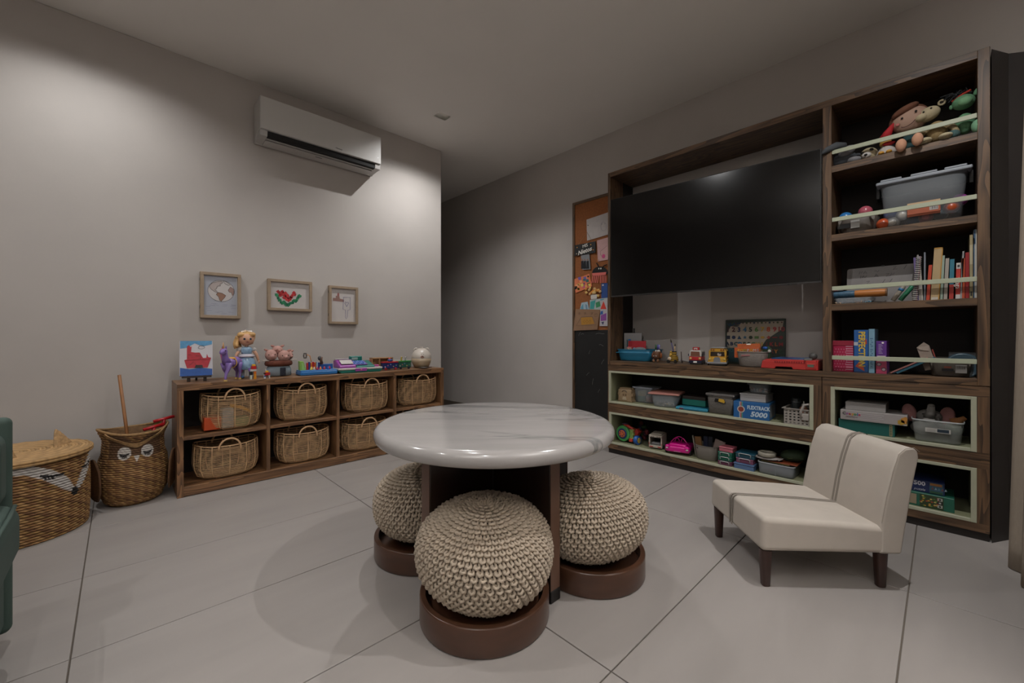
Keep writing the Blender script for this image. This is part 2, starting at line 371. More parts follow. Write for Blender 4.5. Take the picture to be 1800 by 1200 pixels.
# ---------------------------------------------------------------- cork and chalk board beside the cabinet
BX = 3.395
def board():
    y0, y1 = 2.0, YX(1006, BX); z1 = ZX(1006, 357, BX); zm = ZX(1030, 580, BX)
    r = root('pin_board', 'tall oak framed board, cork above and blackboard below, left of the cabinet', 'board', (BX, (y0 + y1) / 2, 0), -90)
    h = (y1 - y0) / 2; t = .026
    G().box(-h, 0, .02, -h + t, .022, z1).build('frame_post', WZ, r, bev=.002, seg=1)
    G().box(-h + t, 0, z1 - t, h, .022, z1).build('frame_rail', wood('x'), r, bev=.002, seg=1)
    G().box(-h + t, .012, zm, h, .022, z1 - t).build('cork_panel', mat('#8a532c', .9, var=.12, vs=60, bump=.3, bs=250), r)
    m = mat('#151515', .6, var=.3, vs=5)
    G().box(-h + t, .012, .02, h, .022, zm - .001).build('blackboard_panel', m, r)
    ch = mat('#8b8a88', .9); g = G()
    for px, py, ln, a in [(1016, 590, .05, 60), (1020, 588, .04, 20), (1046, 587, .1, 5), (1052, 606, .05, -5), (1034, 622, .05, 70), (1056, 640, .06, 60), (1030, 660, .05, 50), (1040, 676, .07, 80), (1050, 690, .05, 60)]:
        yy = (y0 + y1) / 2 - YX(px, BX); zz = ZX(px, py, BX); ca, sa = math.cos(R(a)), math.sin(R(a))
        g.tube([(yy + ca * ln * k / 5, .0115, zz + sa * ln * k / 5 + .006 * math.sin(k)) for k in range(6)], .0012, 4)
    g.build('chalk_mark', ch, r, label='thin pale chalk scribble')
    return (y0 + y1) / 2
BY = board()
def sheet(name, label, cat, quad, col, group=None, off=.004, grp='papers pinned on the cork board', y=BX):
    "flat sheet pinned on the cork; quad = px corners (tl,tr,br,bl)"
    cxp = sum(q[0] for q in quad) / 4; cyp = sum(q[1] for q in quad) / 4
    X = y + .010 - off; c = (X, YX(cxp, X), ZX(cxp, cyp, X))
    r = root(name, label, cat, c, -90, grp)
    o = [(c[1] - YX(a, X), ZX(a, b, X) - c[2]) for a, b in quad]
    G().prism(o, -.0006, .0006).build('paper', mat(col, .8, var=.05, vs=25), r)
    def at(px, py): return (c[1] - YX(px, X), ZX(px, py, X) - c[2])
    return r, at
def blobs(r, at, items, name='drawing', d=-.0012):
    for shape, col in items:
        G().prism([at(*p) for p in shape], d, -.0004).build(name, mat(col, .8), r, label=None)
def pins(r, at, pts, col='#c8a060'):
    for p in pts:
        q = at(*p); G().ell((q[0], -.005, q[1]), (.005, .004, .005), 8, 6).build('push_pin', mat(col, .3), r, smooth=True)
def cork_items():
    r, at = sheet('paper_sheet', 'white drawing of a pale purple face pinned highest on the cork board', 'paper', [(1031, 386), (1069, 373), (1069, 412), (1032, 423)], '#b3aca9')
    for (x, y, rx, ry, c) in [(1061, 398, 5, 8, '#8d8090'), ]:
        p = [at(x + rx * math.cos(a / 12 * 6.283), y + ry * math.sin(a / 12 * 6.283)) for a in range(13)]
        G().tube([(q[0], -.001, q[1]) for q in p], .0009, 4).build('drawing', mat(c, .8), r)
    for x, y in [(1058, 394), (1063, 393)]: q = at(x, y); G().ell((q[0], -.001, q[1]), .003, 6, 5).build('drawing', mat('#4a4450', .8), r)
    pins(r, at, [(1034, 396)], '#202020')
    r, at = sheet('paper_sheet', 'pink sheet with a magenta flamingo blob below the white drawing', 'paper', [(1049.5, 422.5), (1069, 417), (1069, 456), (1051, 459.5)], '#c09a98')
    q = at(1061, 450); G().ell((q[0], -.002, q[1]), (.02, .002, .02), 12, 6).build('drawing', mat('#c04a7c', .7), r)
    G().tube([(at(x, y)[0], -.001, at(x, y)[1]) for x, y in [(1067, 432), (1055, 442), (1056, 448), (1060, 453)]], .001, 4).build('drawing', mat('#503a3a', .8), r)
    pins(r, at, [(1052.5, 457)])
    # sign
    X = BX - .004; c = (X, YX(1029, X), ZX(1029, 436, X))
    r = root('hanging_sign', 'small black wooden sign with white lettering hanging by a cord on the cork board', 'sign', c, -90)
    at = lambda px, py: (c[1] - YX(px, X), ZX(px, py, X) - c[2])
    G().prism([at(1011, 431), (at(1047, 424)), at(1047, 444), at(1010, 450)], -.004, .004).build('plaque', BLACK, r, bev=.001, seg=1)
    wm = mat('#e6e2da', .6)
    t = text('MIS', .045, (at(1029, 432)[0], -.005, at(1029, 432)[1]), wm, r, rot=(90, -9, 0)); text('Nietos', .062, (at(1028, 442)[0], -.005, at(1028, 442)[1] + .004), wm, r, rot=(90, -9, 0), shear=.3, off=.001)
    for p, cc in [((1015, 435), '#c98a3a'), ((1039, 430), '#d89a3a'), ((1043, 439), '#d8863a'), ((1014, 446), '#b8a890'), ((1042, 444), '#20304a')]:
        q = at(*p); G().ell((q[0], -.005, q[1]), (.006, .002, .006), 8, 5).build('star_dot', mat(cc, .5), r)
    G().tube([(at(1016, 431)[0], 0, at(1016, 431)[1]), (at(1032, 408)[0], 0, at(1032, 408)[1]), (at(1042, 426)[0], 0, at(1042, 426)[1])], .0018, 5).build('cord', mat('#a0805a', .8), r)
    r, at = sheet('photo_print', 'small photo print of three people in dark clothes hanging below the black sign', 'photo', [(1021, 449), (1036, 446), (1038, 473), (1024, 474)], '#7d7f82', off=.012)
    for x in (1023.5, 1028, 1033):
        blobs(r, at, [([(x - 2, 459), (x + 2, 458), (x + 3, 472), (x - 2, 472.5)], '#15161c')])
        q = at(x, 456.5); G().ell((q[0], -.001, q[1]), (.008, .001, .011), 8, 5).build('drawing', mat('#8a6455', .8), r)
    # octopus / beetle paper craft
    X = BX + .002; c = (X, YX(1058, X), ZX(1058, 484, X))
    r = root('paper_craft', 'black paper beetle craft with two antennae and pink striped legs on the cork board', 'paper craft', c, -90, 'papers pinned on the cork board')
    at = lambda px, py: (c[1] - YX(px, X), ZX(px, py, X) - c[2])
    G().prism([at(1041, 480)] + [at(1055 + 14 * math.cos(R(a)), 480 - 12 * math.sin(R(a))) for a in range(180, -1, -20)][::1] + [at(1067, 482)], -.002, 0).build('body', mat('#0e0e10', .8), r)
    for a in [((1053, 470), (1050, 464), (1049, 462)), ((1059, 470), (1062, 467), (1067, 465))]:
        G().tube([(at(*p)[0], -.003, at(*p)[1]) for p in a], .005, 6).build('antenna', mat('#0e0e10', .8), r)
    for x in (1053, 1056.5): q = at(x, 472); G().ell((q[0], -.003, q[1]), (.007, .002, .008), 8, 6).build('eye', WHITE, r)
    pk = mat('#d06a62', .8)
    G().prism([at(1041, 480), at(1066, 478), at(1065, 483), at(1042, 485)], -.004, -.002).build('belt', pk, r)
    for k in range(8):
        x = 1042 + k * 3.2; G().prism([at(x, 484), at(x + 1.7, 484), at(x + 1.5 - (k < 4) * 2, 497), at(x - (k < 4) * 2, 497)], -.004, -.002).build('strip_leg', pk, r)
    r, at = sheet('paper_sheet', 'orange collage sheet with yellow, purple and black scraps tilted on the cork board', 'paper', [(1008, 491), (1036, 481), (1041, 503), (1012, 515)], '#d0744e', off=.006)
    cs = ['#d8a85a', '#7b3a7a', '#2a201c', '#c8a040', '#2c6a5c', '#e0a070', '#c65a80', '#3a2620', '#6e5aa0', '#d8c060']
    rr = random.Random(3)
    for k in range(22):
        u, v = rr.random(), rr.random(); x = 1011 + u * 26; y = 491 - u * 8 + v * 19; s = rr.uniform(1.5, 3.2)
        blobs(r, at, [([(x - s, y - s * .6), (x + s * .7, y - s), (x + s, y + s * .7), (x - s * .5, y + s)], cs[k % 10])], 'scrap', -.0012 - .0002 * (k % 5))
    X = BX + .003; c = (X, YX(1045, X), ZX(1045, 513, X)); r = root('paper_craft', 'yellow and orange crumpled tissue flower craft below the beetle', 'paper craft', c, -90, 'papers pinned on the cork board')
    at = lambda px, py: (c[1] - YX(px, X), ZX(px, py, X) - c[2])
    for k in range(20):
        x = 1030 + rr.random() * 26; y = 505 + rr.random() * 15; q = at(x, y)
        G().ell((q[0], -.006, q[1]), (.016, .008, .013), 7, 5, ('Y', rr.uniform(0, 180))).build('tissue_petal', mat(['#d8b46a', '#d08a40', '#cfae7a'][k % 3], .9), r)
    blobs(r, at, [([at and (1038, 518), (1050, 517), (1049, 525), (1039, 526)], '#c4c0b8')], 'vase')
    r, at = sheet('paper_sheet', 'tall deep blue sheet at the cabinet edge of the cork board', 'paper', [(1057, 498), (1068, 497), (1068, 523), (1057, 524)], '#2a4a86', off=.005)
    q = at(1060, 501); G().ell((q[0], -.001, q[1]), (.01, .001, .008), 8, 5).build('drawing', mat('#b8b0b0', .8), r)
    r, at = sheet('paper_sheet', 'white sheet painted with teal and green waves on the cork board', 'paper', [(1037, 527), (1068, 523), (1068, 545), (1036, 545)], '#a4b0ae', off=.005)
    blobs(r, at, [([(1038, 530), (1047, 527), (1044, 543), (1037, 543)], '#3a9490'), ([(1047, 532), (1054, 529), (1056, 538), (1048, 541)], '#3c8a5c'), ([(1055, 526), (1062, 525), (1058, 533)], '#4a8aa0')])
    r, at = sheet('paper_sheet', 'sheet with a red house roof over purple scribbles, lowest at the cabinet edge', 'paper', [(1056, 528), (1068, 525), (1068, 573), (1054, 573)], '#b5b0b2', off=.007)
    blobs(r, at, [([(1061, 529), (1066, 543), (1055.5, 543)], '#c83c2e'), ([(1056, 547), (1060, 546), (1060, 552), (1055, 553)], '#2e5a9c'), ([(1056, 554), (1066, 550), (1066, 563), (1056, 564)], '#8a4a94'), ([(1057, 566), (1062, 565), (1060, 571)], '#3a3a60')])
    r, at = sheet('paper_sheet', 'round paper plate painted pale blue peeking over the brown paper bag', 'paper plate', [(1022, 532), (1033, 530), (1036, 546), (1019, 546)], '#9db2bd', off=.004)
    blobs(r, at, [([(1021, 540), (1025, 534), (1026, 545), (1021, 545)], '#5c93a8'), ([(1029, 534), (1032, 536), (1033, 544), (1030, 544)], '#6c8aa0')])
    r, at = sheet('paper_bag', 'flat brown paper bag with a drawn tent pinned lowest on the cork board', 'paper bag', [(1012, 543), (1055, 544), (1050, 579), (1008, 581)], '#8a6a50', off=.010)
    blobs(r, at, [([(1021, 558), (1041, 557), (1045, 569), (1022, 571)], '#a8782c')])
    g = G()
    for L in [[(1013, 572), (1022, 557), (1041, 556), (1048, 571), (1013, 572)]] + [[(x, 562), (x + 2, 565), (x, 568), (x - 2, 565), (x, 562)] for x in (1027, 1032, 1037)] + [[(1045, 552), (1050, 551), (1050, 556), (1045, 556), (1045, 552)]] + [[(x, 548), (x + 2, 552), (x - 2, 550), (x + 2, 549), (x - 1, 553)] for x in (1018, 1028, 1040)]:
        g.tube([(at(*p)[0], -.001, at(*p)[1]) for p in L], .0009, 4)
    g.build('drawing', mat('#4a3c38', .8), r)
cork_items()
# ---------------------------------------------------------------- low oak shelf unit on the left
QF, QB = 3.25, 3.60; QZ = .703
CW = dict(dark='#3e281a', light='#8c6645')
def credenza():
    wz, wx = wood('z', **CW), wood('x', **CW)
    r = root('low_shelf', 'long low oak shelf unit with eight cubbies of rattan baskets along the left wall', 'shelf', (0, 0, 0))
    x0, x1 = .257, 2.216
    G().box(x0, QF, .661, x1, QB, QZ).build('top_panel', wx, r, bev=.0015, seg=1)
    G().box(x0, QF, 0, x0 + .032, QB, .661).build('side_panel', wz, r, bev=.001, seg=1)
    G().box(x1 - .032, QF, 0, x1, QB, .661).build('side_panel', wz, r, bev=.001, seg=1)
    G().box(x0 + .032, QF, .004, x1 - .032, QB, .061).build('bottom_panel', wx, r, bev=.001, seg=1)
    ds = [(.743, .765), (1.223, 1.245), (1.703, 1.729)]
    for a, b in ds: G().box(a, QF + .002, .061, b, QB, .661).build('divider', wz, r, bev=.001, seg=1)
    e = [x0 + .032] + [v for d in ds for v in d] + [x1 - .032]
    for a, b in zip(e[::2], e[1::2]): G().box(a, QF + .004, .352, b, QB, .375).build('shelf', wx, r, bev=.001, seg=1)
    G().box(x0 + .01, QB, .02, x1 - .01, QB + .006, .69).build('back_panel', BACKING, r)
credenza()
RAT = mat('#c8a47c', .6, var=.2, vs=30); RATD = mat('#9a7450', .65, var=.25, vs=40)
def rattan_basket(w_, d, h):
    r = root('rattan_basket', 'x', 'basket', (0, 0, 0))
    def rf(t): return .80 + .20 * min(1, t / .35) ** .6 - .05 * max(0, t - .55) + (-.12 * (1 - t / .1) if t < .1 else 0)
    P = 2.6
    def pt(a, t, e=0):
        ca, sa = math.cos(a), math.sin(a)
        return ((w_ / 2 * rf(t) + e) * math.copysign(abs(ca) ** (2 / P), ca), (d / 2 * rf(t) + e) * math.copysign(abs(sa) ** (2 / P), sa), h * t + .018 * abs(ca) ** 2 * t)
    g = G(); n = 22
    for k in range(n):
        t = .02 + .96 * k / n + .004 * random.uniform(-1, 1); ph = k * .7
        g.tube([pt(2 * math.pi * i / 40, t, .0012 * math.sin(i * 2 + ph)) for i in range(40)], .0024, 4, True)
    g.build('woven_reed', RAT, r, smooth=True, kind='stuff')
    g2 = G().tube([pt(2 * math.pi * i / 40, 1.0) for i in range(40)], .0048, 6, True); g2.build('rim', RAT, r, smooth=True)
    for i in range(14):
        a = 2 * math.pi * (i + .5) / 14
        G().tube([pt(a, t / 10, .003) for t in range(0, 11)], .0032, 5).build('rib', RAT, r, smooth=True)
    G().lathe([(.01, .003), (rf(.03) * .97, .004), (rf(.03) * .97, .008)], 32, sx=w_ / 2, sy=d / 2, p=P).build('base', RATD, r)
    for s in (-1, 1):
        pts = [(w_ * .17 * math.cos(R(a)), s * (d / 2 * rf(1) + .004), h - .02 + .073 * math.sin(R(a)) * 1.0) for a in range(-10, 191, 12)]
        G().tube(pts, .0065, 7).build('handle', mat('#d0a880', .5, var=.1, vs=20), r, smooth=True)
    return r
def baskets():
    specs = [(352, 456, .375, 1, 'rattan basket of bright toys in the top row at the left end'),
             (484, 571, .375, 1, 'rattan basket in the top row, second cubby from the left end'),
             (603, 677, .375, 1, 'rattan basket in the top row, third cubby from the left end'),
             (696, 761, .375, 1, 'rattan basket in the top row at the hallway end'),
             (339, 451, .061, .95, 'rattan basket in the bottom row at the left end'),
             (484, 575, .061, .97, 'rattan basket in the bottom row, second cubby from the left end'),
             (597, 674, .061, .97, 'rattan basket in the bottom row partly behind the marble table edge'),
             (697, 762, .061, .97, 'rattan basket in the bottom row at the hallway end, only its handle over the table')]
    p = rattan_basket(.385, .27, .222)
    for i, (a, b, z, s, lab) in enumerate(specs):
        o = p if i == 0 else copy_tree(p)
        Y = 3.405; x0, x1 = XY(a, Y), XY(b, Y)
        cc = [.516, .994, 1.474, 1.957][i % 4]; wd = x1 - x0
        o.location = ((x0 + x1) / 2, Y, z + .001); o.scale = (min(wd, .44) / .385, 1.0, s)
        o['label'] = lab; o['group'] = 'rattan baskets in the low oak shelf unit'
    # toys seen through the weave
    cx = p.location.x
    def toy(name, label, cat, bx, col, rot=0, bev=.006):
        g = G().box(*bx); o = g.build(name, mat(col, .4), None, bev=bev)
        return tag(o, label, cat, 'toys seen through the first basket')
    z = .385
    toy('toy_block', 'orange plastic block seen through the weave of the left top basket', 'toy', (cx - .165, 3.30, z, cx - .07, 3.42, z + .085), '#b8481e')
    toy('toy_block', 'pale blue plastic block seen through the weave of the left top basket', 'toy', (cx - .065, 3.31, z, cx - .0, 3.40, z + .13), '#8aa6ae')
    toy('toy_block', 'green plastic block seen through the weave of the left top basket', 'toy', (cx + .01, 3.31, z, cx + .09, 3.40, z + .06), '#6f8f5a')
    g = G().tube([(cx - .02, 3.32, z + .15), (cx + .04, 3.318, z + .13), (cx + .11, 3.32, z + .09)], .011, 8); g2 = g.build('toy_rod', mat('#d89a2a', .4), smooth=True)
    tag(g2, 'yellow plastic rod toy seen through the weave of the left top basket', 'toy', 'toys seen through the first basket')
    x7 = XY(709, 3.4); tag(G().ell((x7, 3.38, .061 + .195), (.05, .05, .03), 12, 8).build('toy_ball', mat('#a03028', .5), smooth=True), 'dark red toy on top of the basket behind the table', 'toy')
baskets()
# ---------------------------------------------------------------- marble table
TX, TY = 1.19, 1.35
def table():
    r = root('round_table', 'low round white marble table on a dark crossed panel base', 'table', (TX, TY, 0))
    rr, z0, z1 = .508, .575, .635; hh = (z1 - z0) / 2; prof = [(.001, z0)]
    for a in range(-90, 91, 15): prof.append((rr - hh + hh * math.cos(R(a)), (z0 + z1) / 2 + hh * math.sin(R(a))))
    prof.append((.001, z1))
    o = G().lathe(prof, 96).build('marble_top', stone('white_marble', '#a09c9a', '#4c5052', .16, .9, 1.5, (0, 0, 0), (.6, 4.2, 1), (.468, .5, .532), coat=.3), r, smooth=True); o.rotation_euler = (0, 0, R(-43.7))
    w = mat('#20140e', .3, var=.2, vs=6, stretch=(6, 6, 1))
    p = [(-.025, -.34, .025, -.012), (-.35, -.025, -.03, .025), (-.025, .03, .025, .40), (.012, -.055, .43, -.005)]
    for a, b, c, d in p: G().box(a, b, 0, c, d, z0 - .001).build('base_panel', w, r, bev=.008)
    eb = mat('#63483a', .3)  # lighter brown puts the light on the panel ends into the colour
    for b in [(-.026, -.3425, .046, .026, -.340, .572), (-.3525, -.026, .001, -.350, .026, .572), (.430, -.056, .001, .4325, -.004, .572)]: G().box(*b).build('lit_edge', eb, r, label='panel end face coloured lighter brown for the light on it')
    G().box(-.028, -.345, 0, .028, -.30, .045).build('foot_shoe', mat('#14100e', .5), r, bev=.004)
    for dx in (-.006, .012): G().box(-.03 + dx, -.031, .02, -.029 + dx, -.028, .57).build('slit_light', mat('#a8a8a4', .25, metal=.9), r)  # pale strips added for the bright slits of light between the panels
    g = G()
    for s in (0, math.pi):
        g.tube([(.004 + .009 * math.cos(t * .9 + s), -.2 + .009 * math.sin(t * .9 + s), .57 - .006 * t) for t in range(40)], .005, 5)
    g.build('braided_cord', mat('#2a2522', .8), r, smooth=True)
table()
def knit():
    g = G(); Rr, Rz = .236, .158; pitch = .0172
    def P(phi, th, off):
        q = 2.25; s = abs(math.sin(phi)) ** (2 / q); c = math.copysign(abs(math.cos(phi)) ** (2 / q), math.cos(phi))
        lump = 1 + .02 * math.sin(3 * th + 1) * math.sin(phi)
        return ((Rr + off) * s * lump * math.cos(th), (Rr + off) * s * lump * math.sin(th), (Rz + off) * c)
    # arc length table
    phis = [0.0]; L = [0]; p0 = Vector(P(0.001, 0, 0)); N = 600; tot = 0
    for i in range(1, N + 1):
        ph = R(146) * i / N; p1 = Vector(P(ph, 0, 0)); tot += (p1 - p0).length; p0 = p1; phis.append(ph); L.append(tot)
    def phi_at(s):
        s = max(0.0, min(tot, s)); lo = 0; hi = N
        while hi - lo > 1:
            m = (lo + hi) // 2
            if L[m] <= s: lo = m
            else: hi = m
        return phis[lo] + (phis[hi] - phis[lo]) * (s - L[lo]) / max(1e-9, L[hi] - L[lo])
    rows = int(tot / pitch)
    for k in range(1, rows + 1):
        s0 = k * pitch; ph = phi_at(s0); rad = math.hypot(*P(ph, 0, 0)[:2])
        n = 54 if rad > .16 else 40 if rad > .11 else 24 if rad > .065 else 14 if rad > .03 else 8
        pp = 8; pts = []
        for i in range(n * pp):
            f = i / pp; a = (f % 1) * 2 * math.pi
            u = f + .17 * math.sin(2 * a); v = .66 * pitch * math.cos(a); w_ = .0058 * math.cos(a) + .002 * math.cos(2 * a)
            th = 2 * math.pi * (u / n) + k * .045
            jit = 1 + .12 * math.sin(i * 1.7 + k * 3.1)
            pts.append(P(phi_at(s0 + v * jit), th, w_ + .001 * math.sin(f * 2.3 + k)))
        g.tube(pts, .0055 if rad > .1 else .0048, 5, True)
    return g, P
def stools():
    g, P = knit(); yarn = mat('#b0a18f', .92, var=.14, vs=90, bump=.5, bs=500)
    mw = wood('z', dark='#40230f', light='#6a4128', rough=.3, sc=1.2)
    mw = mat('#4a3022', .3, var=.16, vs=9, stretch=(1, 1, 3), coat=.2)
    locs = [(.964, 1.151, .233, (.004, .0), 0, 'knitted beige pouf stool nearest the camera on a round wooden base'),
            (1.477, 1.051, .226, (.0, .01), 70, 'knitted beige pouf stool between the table base and the cream chair'),
            (1.04, 1.68, .228, (-.01, .0), 200, 'knitted beige pouf stool on the basket side, half behind the table base')]
    P0 = None
    for i, (x, y, r_, off, rz, lab) in enumerate(locs):
        if P0 is None:
            r = root('pouf_stool', lab, 'stool', (x, y, 0)); P0 = r
            G().lathe([(.001, .002), (.226, .002), (.229, .006), (.229, .093), (.226, .097), (.208, .097), (.206, .060), (.001, .060)], 72).build('wooden_base', mw, r, smooth=False, bev=.001, seg=1)
            for p in r.children[0].data.polygons: p.use_smooth = abs(p.normal.z) < .5
            c = g.build('knit_cover', yarn, r, smooth=True, fix=False, label='chunky beige knitted cover'); c.location = (0, 0, .232)
            v = G(); S = []
            for j in range(17):
                ph = R(3 + 165 * j / 16); S.append([P(ph, 2 * math.pi * k / 40, -.011) for k in range(40)])
            v.ring(S); ci = v.build('inner_cushion', mat('#2a221c', .95), c, smooth=True)
        else:
            r = copy_tree(P0); r.location = (x, y, 0)
        r['label'] = lab; r['group'] = 'knitted pouf stools around the marble table'
        r.rotation_euler = (0, 0, R(rz)); k = [q for q in r.children if q.name.startswith('knit')][0]
        k.rotation_euler = [(R(4), R(-3), 0), (R(-3), R(5), 0), (R(4), R(-4), 0)][i]; k.location.x = off[0]; k.location.y = off[1]
        sc = r_ / .229; r.scale = (sc, sc, 1 if i else 1.0)
stools()
# ---------------------------------------------------------------- child's chair
def chair():
    fab = mat('#b3aaa0', .8, var=.03, vs=14, bump=.12, bs=700)
    u = Vector((.695, -.719)).normalized(); v = Vector((-u.y, u.x))
    r = root('slipper_chair', 'small armless cream upholstered chair with two grey stripes on dark wooden legs', 'chair', (1.837, .491, 0)); r.rotation_euler = (0, 0, math.atan2(u.y, u.x))
    W = .462
    # seat side profile in (x, z), extruded along y (chair width)
    def slab(out, y0, y1, bev, name, seg=5, mt=None, **k): return G().prism(out, y0, y1).build(name, mt or fab, r, bev=bev, seg=seg, **k)
    slab([(0, .146), (.50, .146), (.50, .252), (.30, .268), (.006, .283)], 0, W, .022, 'seat_cushion')
    back = [(.452, .147), (.535, .147), (.551, .25), (.575, .40), (.600, .525), (.598, .552), (.578, .566), (.545, .562), (.520, .54), (.498, .47), (.474, .37), (.456, .27)]
    slab(back, -.002, W + .002, .016, 'backrest')
    for y in (-.0025,):
        G().tube([(x, y, z) for x, z in back[5:]], .0012, 5).build('piping', mat('#9c9388', .8), r)
    st = mat('#857d74', .85)
    def band(pts, y, w, name='stripe'):
        g = G(); n = len(pts)
        vv = []
        for x, z, nx, nz in pts: vv += [(x, y, z), (x, y + w, z), (x + nx * .0012, y + w, z + nz * .0012), (x + nx * .0012, y, z + nz * .0012)]
        g.ring([vv[i * 4:i * 4 + 4] for i in range(n)]); g.build(name, st, r, label='dark grey woven stripe')
    for y in (W / 2 + .002, W / 2 + .020):
        wv = .011
        band([(-.0004, .150, -1, 0), (-.0004, .262, -1, 0), (.003, .275, -.8, .6), (.010, .2815, -.5, .8), (.024, .2828, 0, 1), (.16, .2760, 0, 1), (.30, .2688, 0, 1), (.455, .2562, 0, 1)], y, wv)
        band([(.4553, .262, -1, 0), (.4735, .370, -1, .1), (.4975, .470, -1, .2), (.5185, .535, -.9, .4), (.5275, .552, -.7, .6), (.543, .5625, -.3, 1), (.560, .5650, 0, 1), (.578, .5665, 0, 1), (.590, .5625, .5, .8), (.598, .553, .8, .5)], y, wv)
    lw = mat('#37211a', .35, var=.2, vs=10, stretch=(4, 4, 1))
    for x, y in [(.03, .03), (.03, W - .03), (.485, .04), (.485, W - .04)]:
        G().lathe([(.0135, 0), (.015, .003), (.021, .146)], 16, (x, y, 0), p=3.5).build('leg', lw, r, smooth=False, bev=.002)
chair()
# ---------------------------------------------------------------- green sofa at the left edge
def sofa():
    gv = mat('#394a43', .75, var=.06, vs=20, bump=.1, bs=300)
    r = root('sofa', 'dark green upholstered sofa cut off by the left edge beside the fox basket', 'sofa', (-.255, 0, 0))
    G().box(-1.5, 2.10, .03, 0, 2.145, .735).build('back_frame', gv, r, bev=.02, seg=4)
    G().box(-1.5, 1.30, .06, -.014, 2.10, .27).build('base', gv, r, bev=.012, seg=3)
    for i, x in enumerate((-.74, -1.48)):
        g = G().box(x, 1.27, .28, x + .765 if i == 0 else x + .73, 2.09, .47); g.build('seat_cushion', gv, r, bev=.055, seg=6)
        g = G().box(x, 1.95, .46, x + .735, 2.10, .70); g.build('back_cushion', gv, r, bev=.045, seg=5)
    G().tube([(.012, 2.06, .455), (.02, 1.9, .462), (.02, 1.4, .462)], .006, 6).build('piping', gv, r, smooth=True)
    for x, y in [(-.06, 2.08), (-.06, 1.36), (-1.4, 2.08), (-1.4, 1.36)]: G().lathe([(.018, 0), (.024, .06)], 12, (x, y, 0)).build('leg', mat('#1c1512', .4), r)
sofa()
# ---------------------------------------------------------------- air conditioner
def aircon():
    x0, x1 = .748, 1.688; y = 3.46; d = YL - y
    r = root('air_conditioner', 'white split air conditioner mounted high on the left wall', 'air conditioner', ((x0 + x1) / 2, y, 2.48)); h = (x1 - x0) / 2
    m = mat('#b8b6b3', .35); m2 = mat('#aeaba8', .4)
    o = [(0, .03), (0, .292), (.02, .297), (d, .297), (d, .0), (.165, -.002)]      # (depth,z)
    G().prism([(0.004, .052), (0, .29), (.012, .297), (d - .001, .297), (d - .001, .004), (.175, -.006), (.15, .003), (.12, .035), (.05, .05)], -h, h, 'x').build('casing', m, r, bev=.004)
    G().box(-h + .001, -.006, .053, h - .001, 0, .292).build('front_panel', m, r, bev=.004)
    G().prism([(.01, .010), (.012, .049), (.10, .030), (.115, .012)], -h + .05, h - .05, 'x').build('air_outlet', mat('#0c0b0a', .8), r)
    G().prism([(.010, .008), (.006, .050), (.16, .030), (.17, .0)], -h + .002, -h + .05, 'x').build('end_cheek', m2, r, bev=.002)
    G().prism([(.010, .008), (.006, .050), (.16, .030), (.17, .0)], h - .05, h - .002, 'x').build('end_cheek', m2, r, bev=.002)
    G().prism([(.046, .006), (.050, .012), (.058, .010), (.056, .003)], -h + .05, h - .05, 'x').build('louver', m2, r)
    G().prism([(.078, .000), (.078, .016), (.17, .006), (.172, -.006)], -h + .05, h - .05, 'x').build('chin', m2, r, bev=.002)
    for x in (-.22, .03, .3): G().box(x, .03, .012, x + .006, .06, .03).build('vane', m, r)
    text('Hisense', .017, (.1, -.0068, .075), mat('#3a3836', .5), r)
    G().box(-.05, .10, -.004, .0, .104, -.001).build('label_strip', mat('#5a5754', .6), r)
    G().box(h - .03, -.0075, .10, h - .028, -.006, .104).build('status_lamp', mat('#e8f0ff', .3, emit=2), r)
aircon()
# ---------------------------------------------------------------- framed drawings
FRM = mat('#93806a', .55, var=.1, vs=30, stretch=(1, 1, 1))
def frame(name, label, x0, x1, z0, z1, hinge=True):
    y = 3.622; r = root('framed_picture', label, 'picture', (x0, y, z0), 0, 'framed drawings above the low shelf'); w_, h = x1 - x0, z1 - z0; t = .021; d = YL - y - .001
    for q in [(0, 0, w_, t), (0, h - t, w_, h)]: G().box(q[0], 0, q[1], q[2], d, q[3]).build('frame_rail', FRM, r, bev=.0012, seg=1)
    for q in [(0, t, t, h - t), (w_ - t, t, w_, h - t)]: G().box(q[0], 0, q[1], q[2], d, q[3]).build('frame_stile', FRM, r, bev=.0012, seg=1)
    G().box(t, .016, t, w_ - t, .02, h - t).build('paper', mat('#b4aeab', .8, var=.03, vs=12), r)
    if hinge:
        for z in (h * .2, h * .8): G().box(-.002, .012, z, .001, .02, z + .022).build('hinge', mat('#2a2420', .4), r)
    return r
def line(r, pts, col, rad=.0008, name='drawing', y=.0152, closed=False):
    G().tube([(p[0], y, p[1]) for p in pts], rad, 4, closed).build(name, mat(col, .8), r)
def patch(r, pts, col, y=.0155, name='drawing'): G().prism(pts, y - .0004, y + .0004).build(name, mat(col, .8), r)
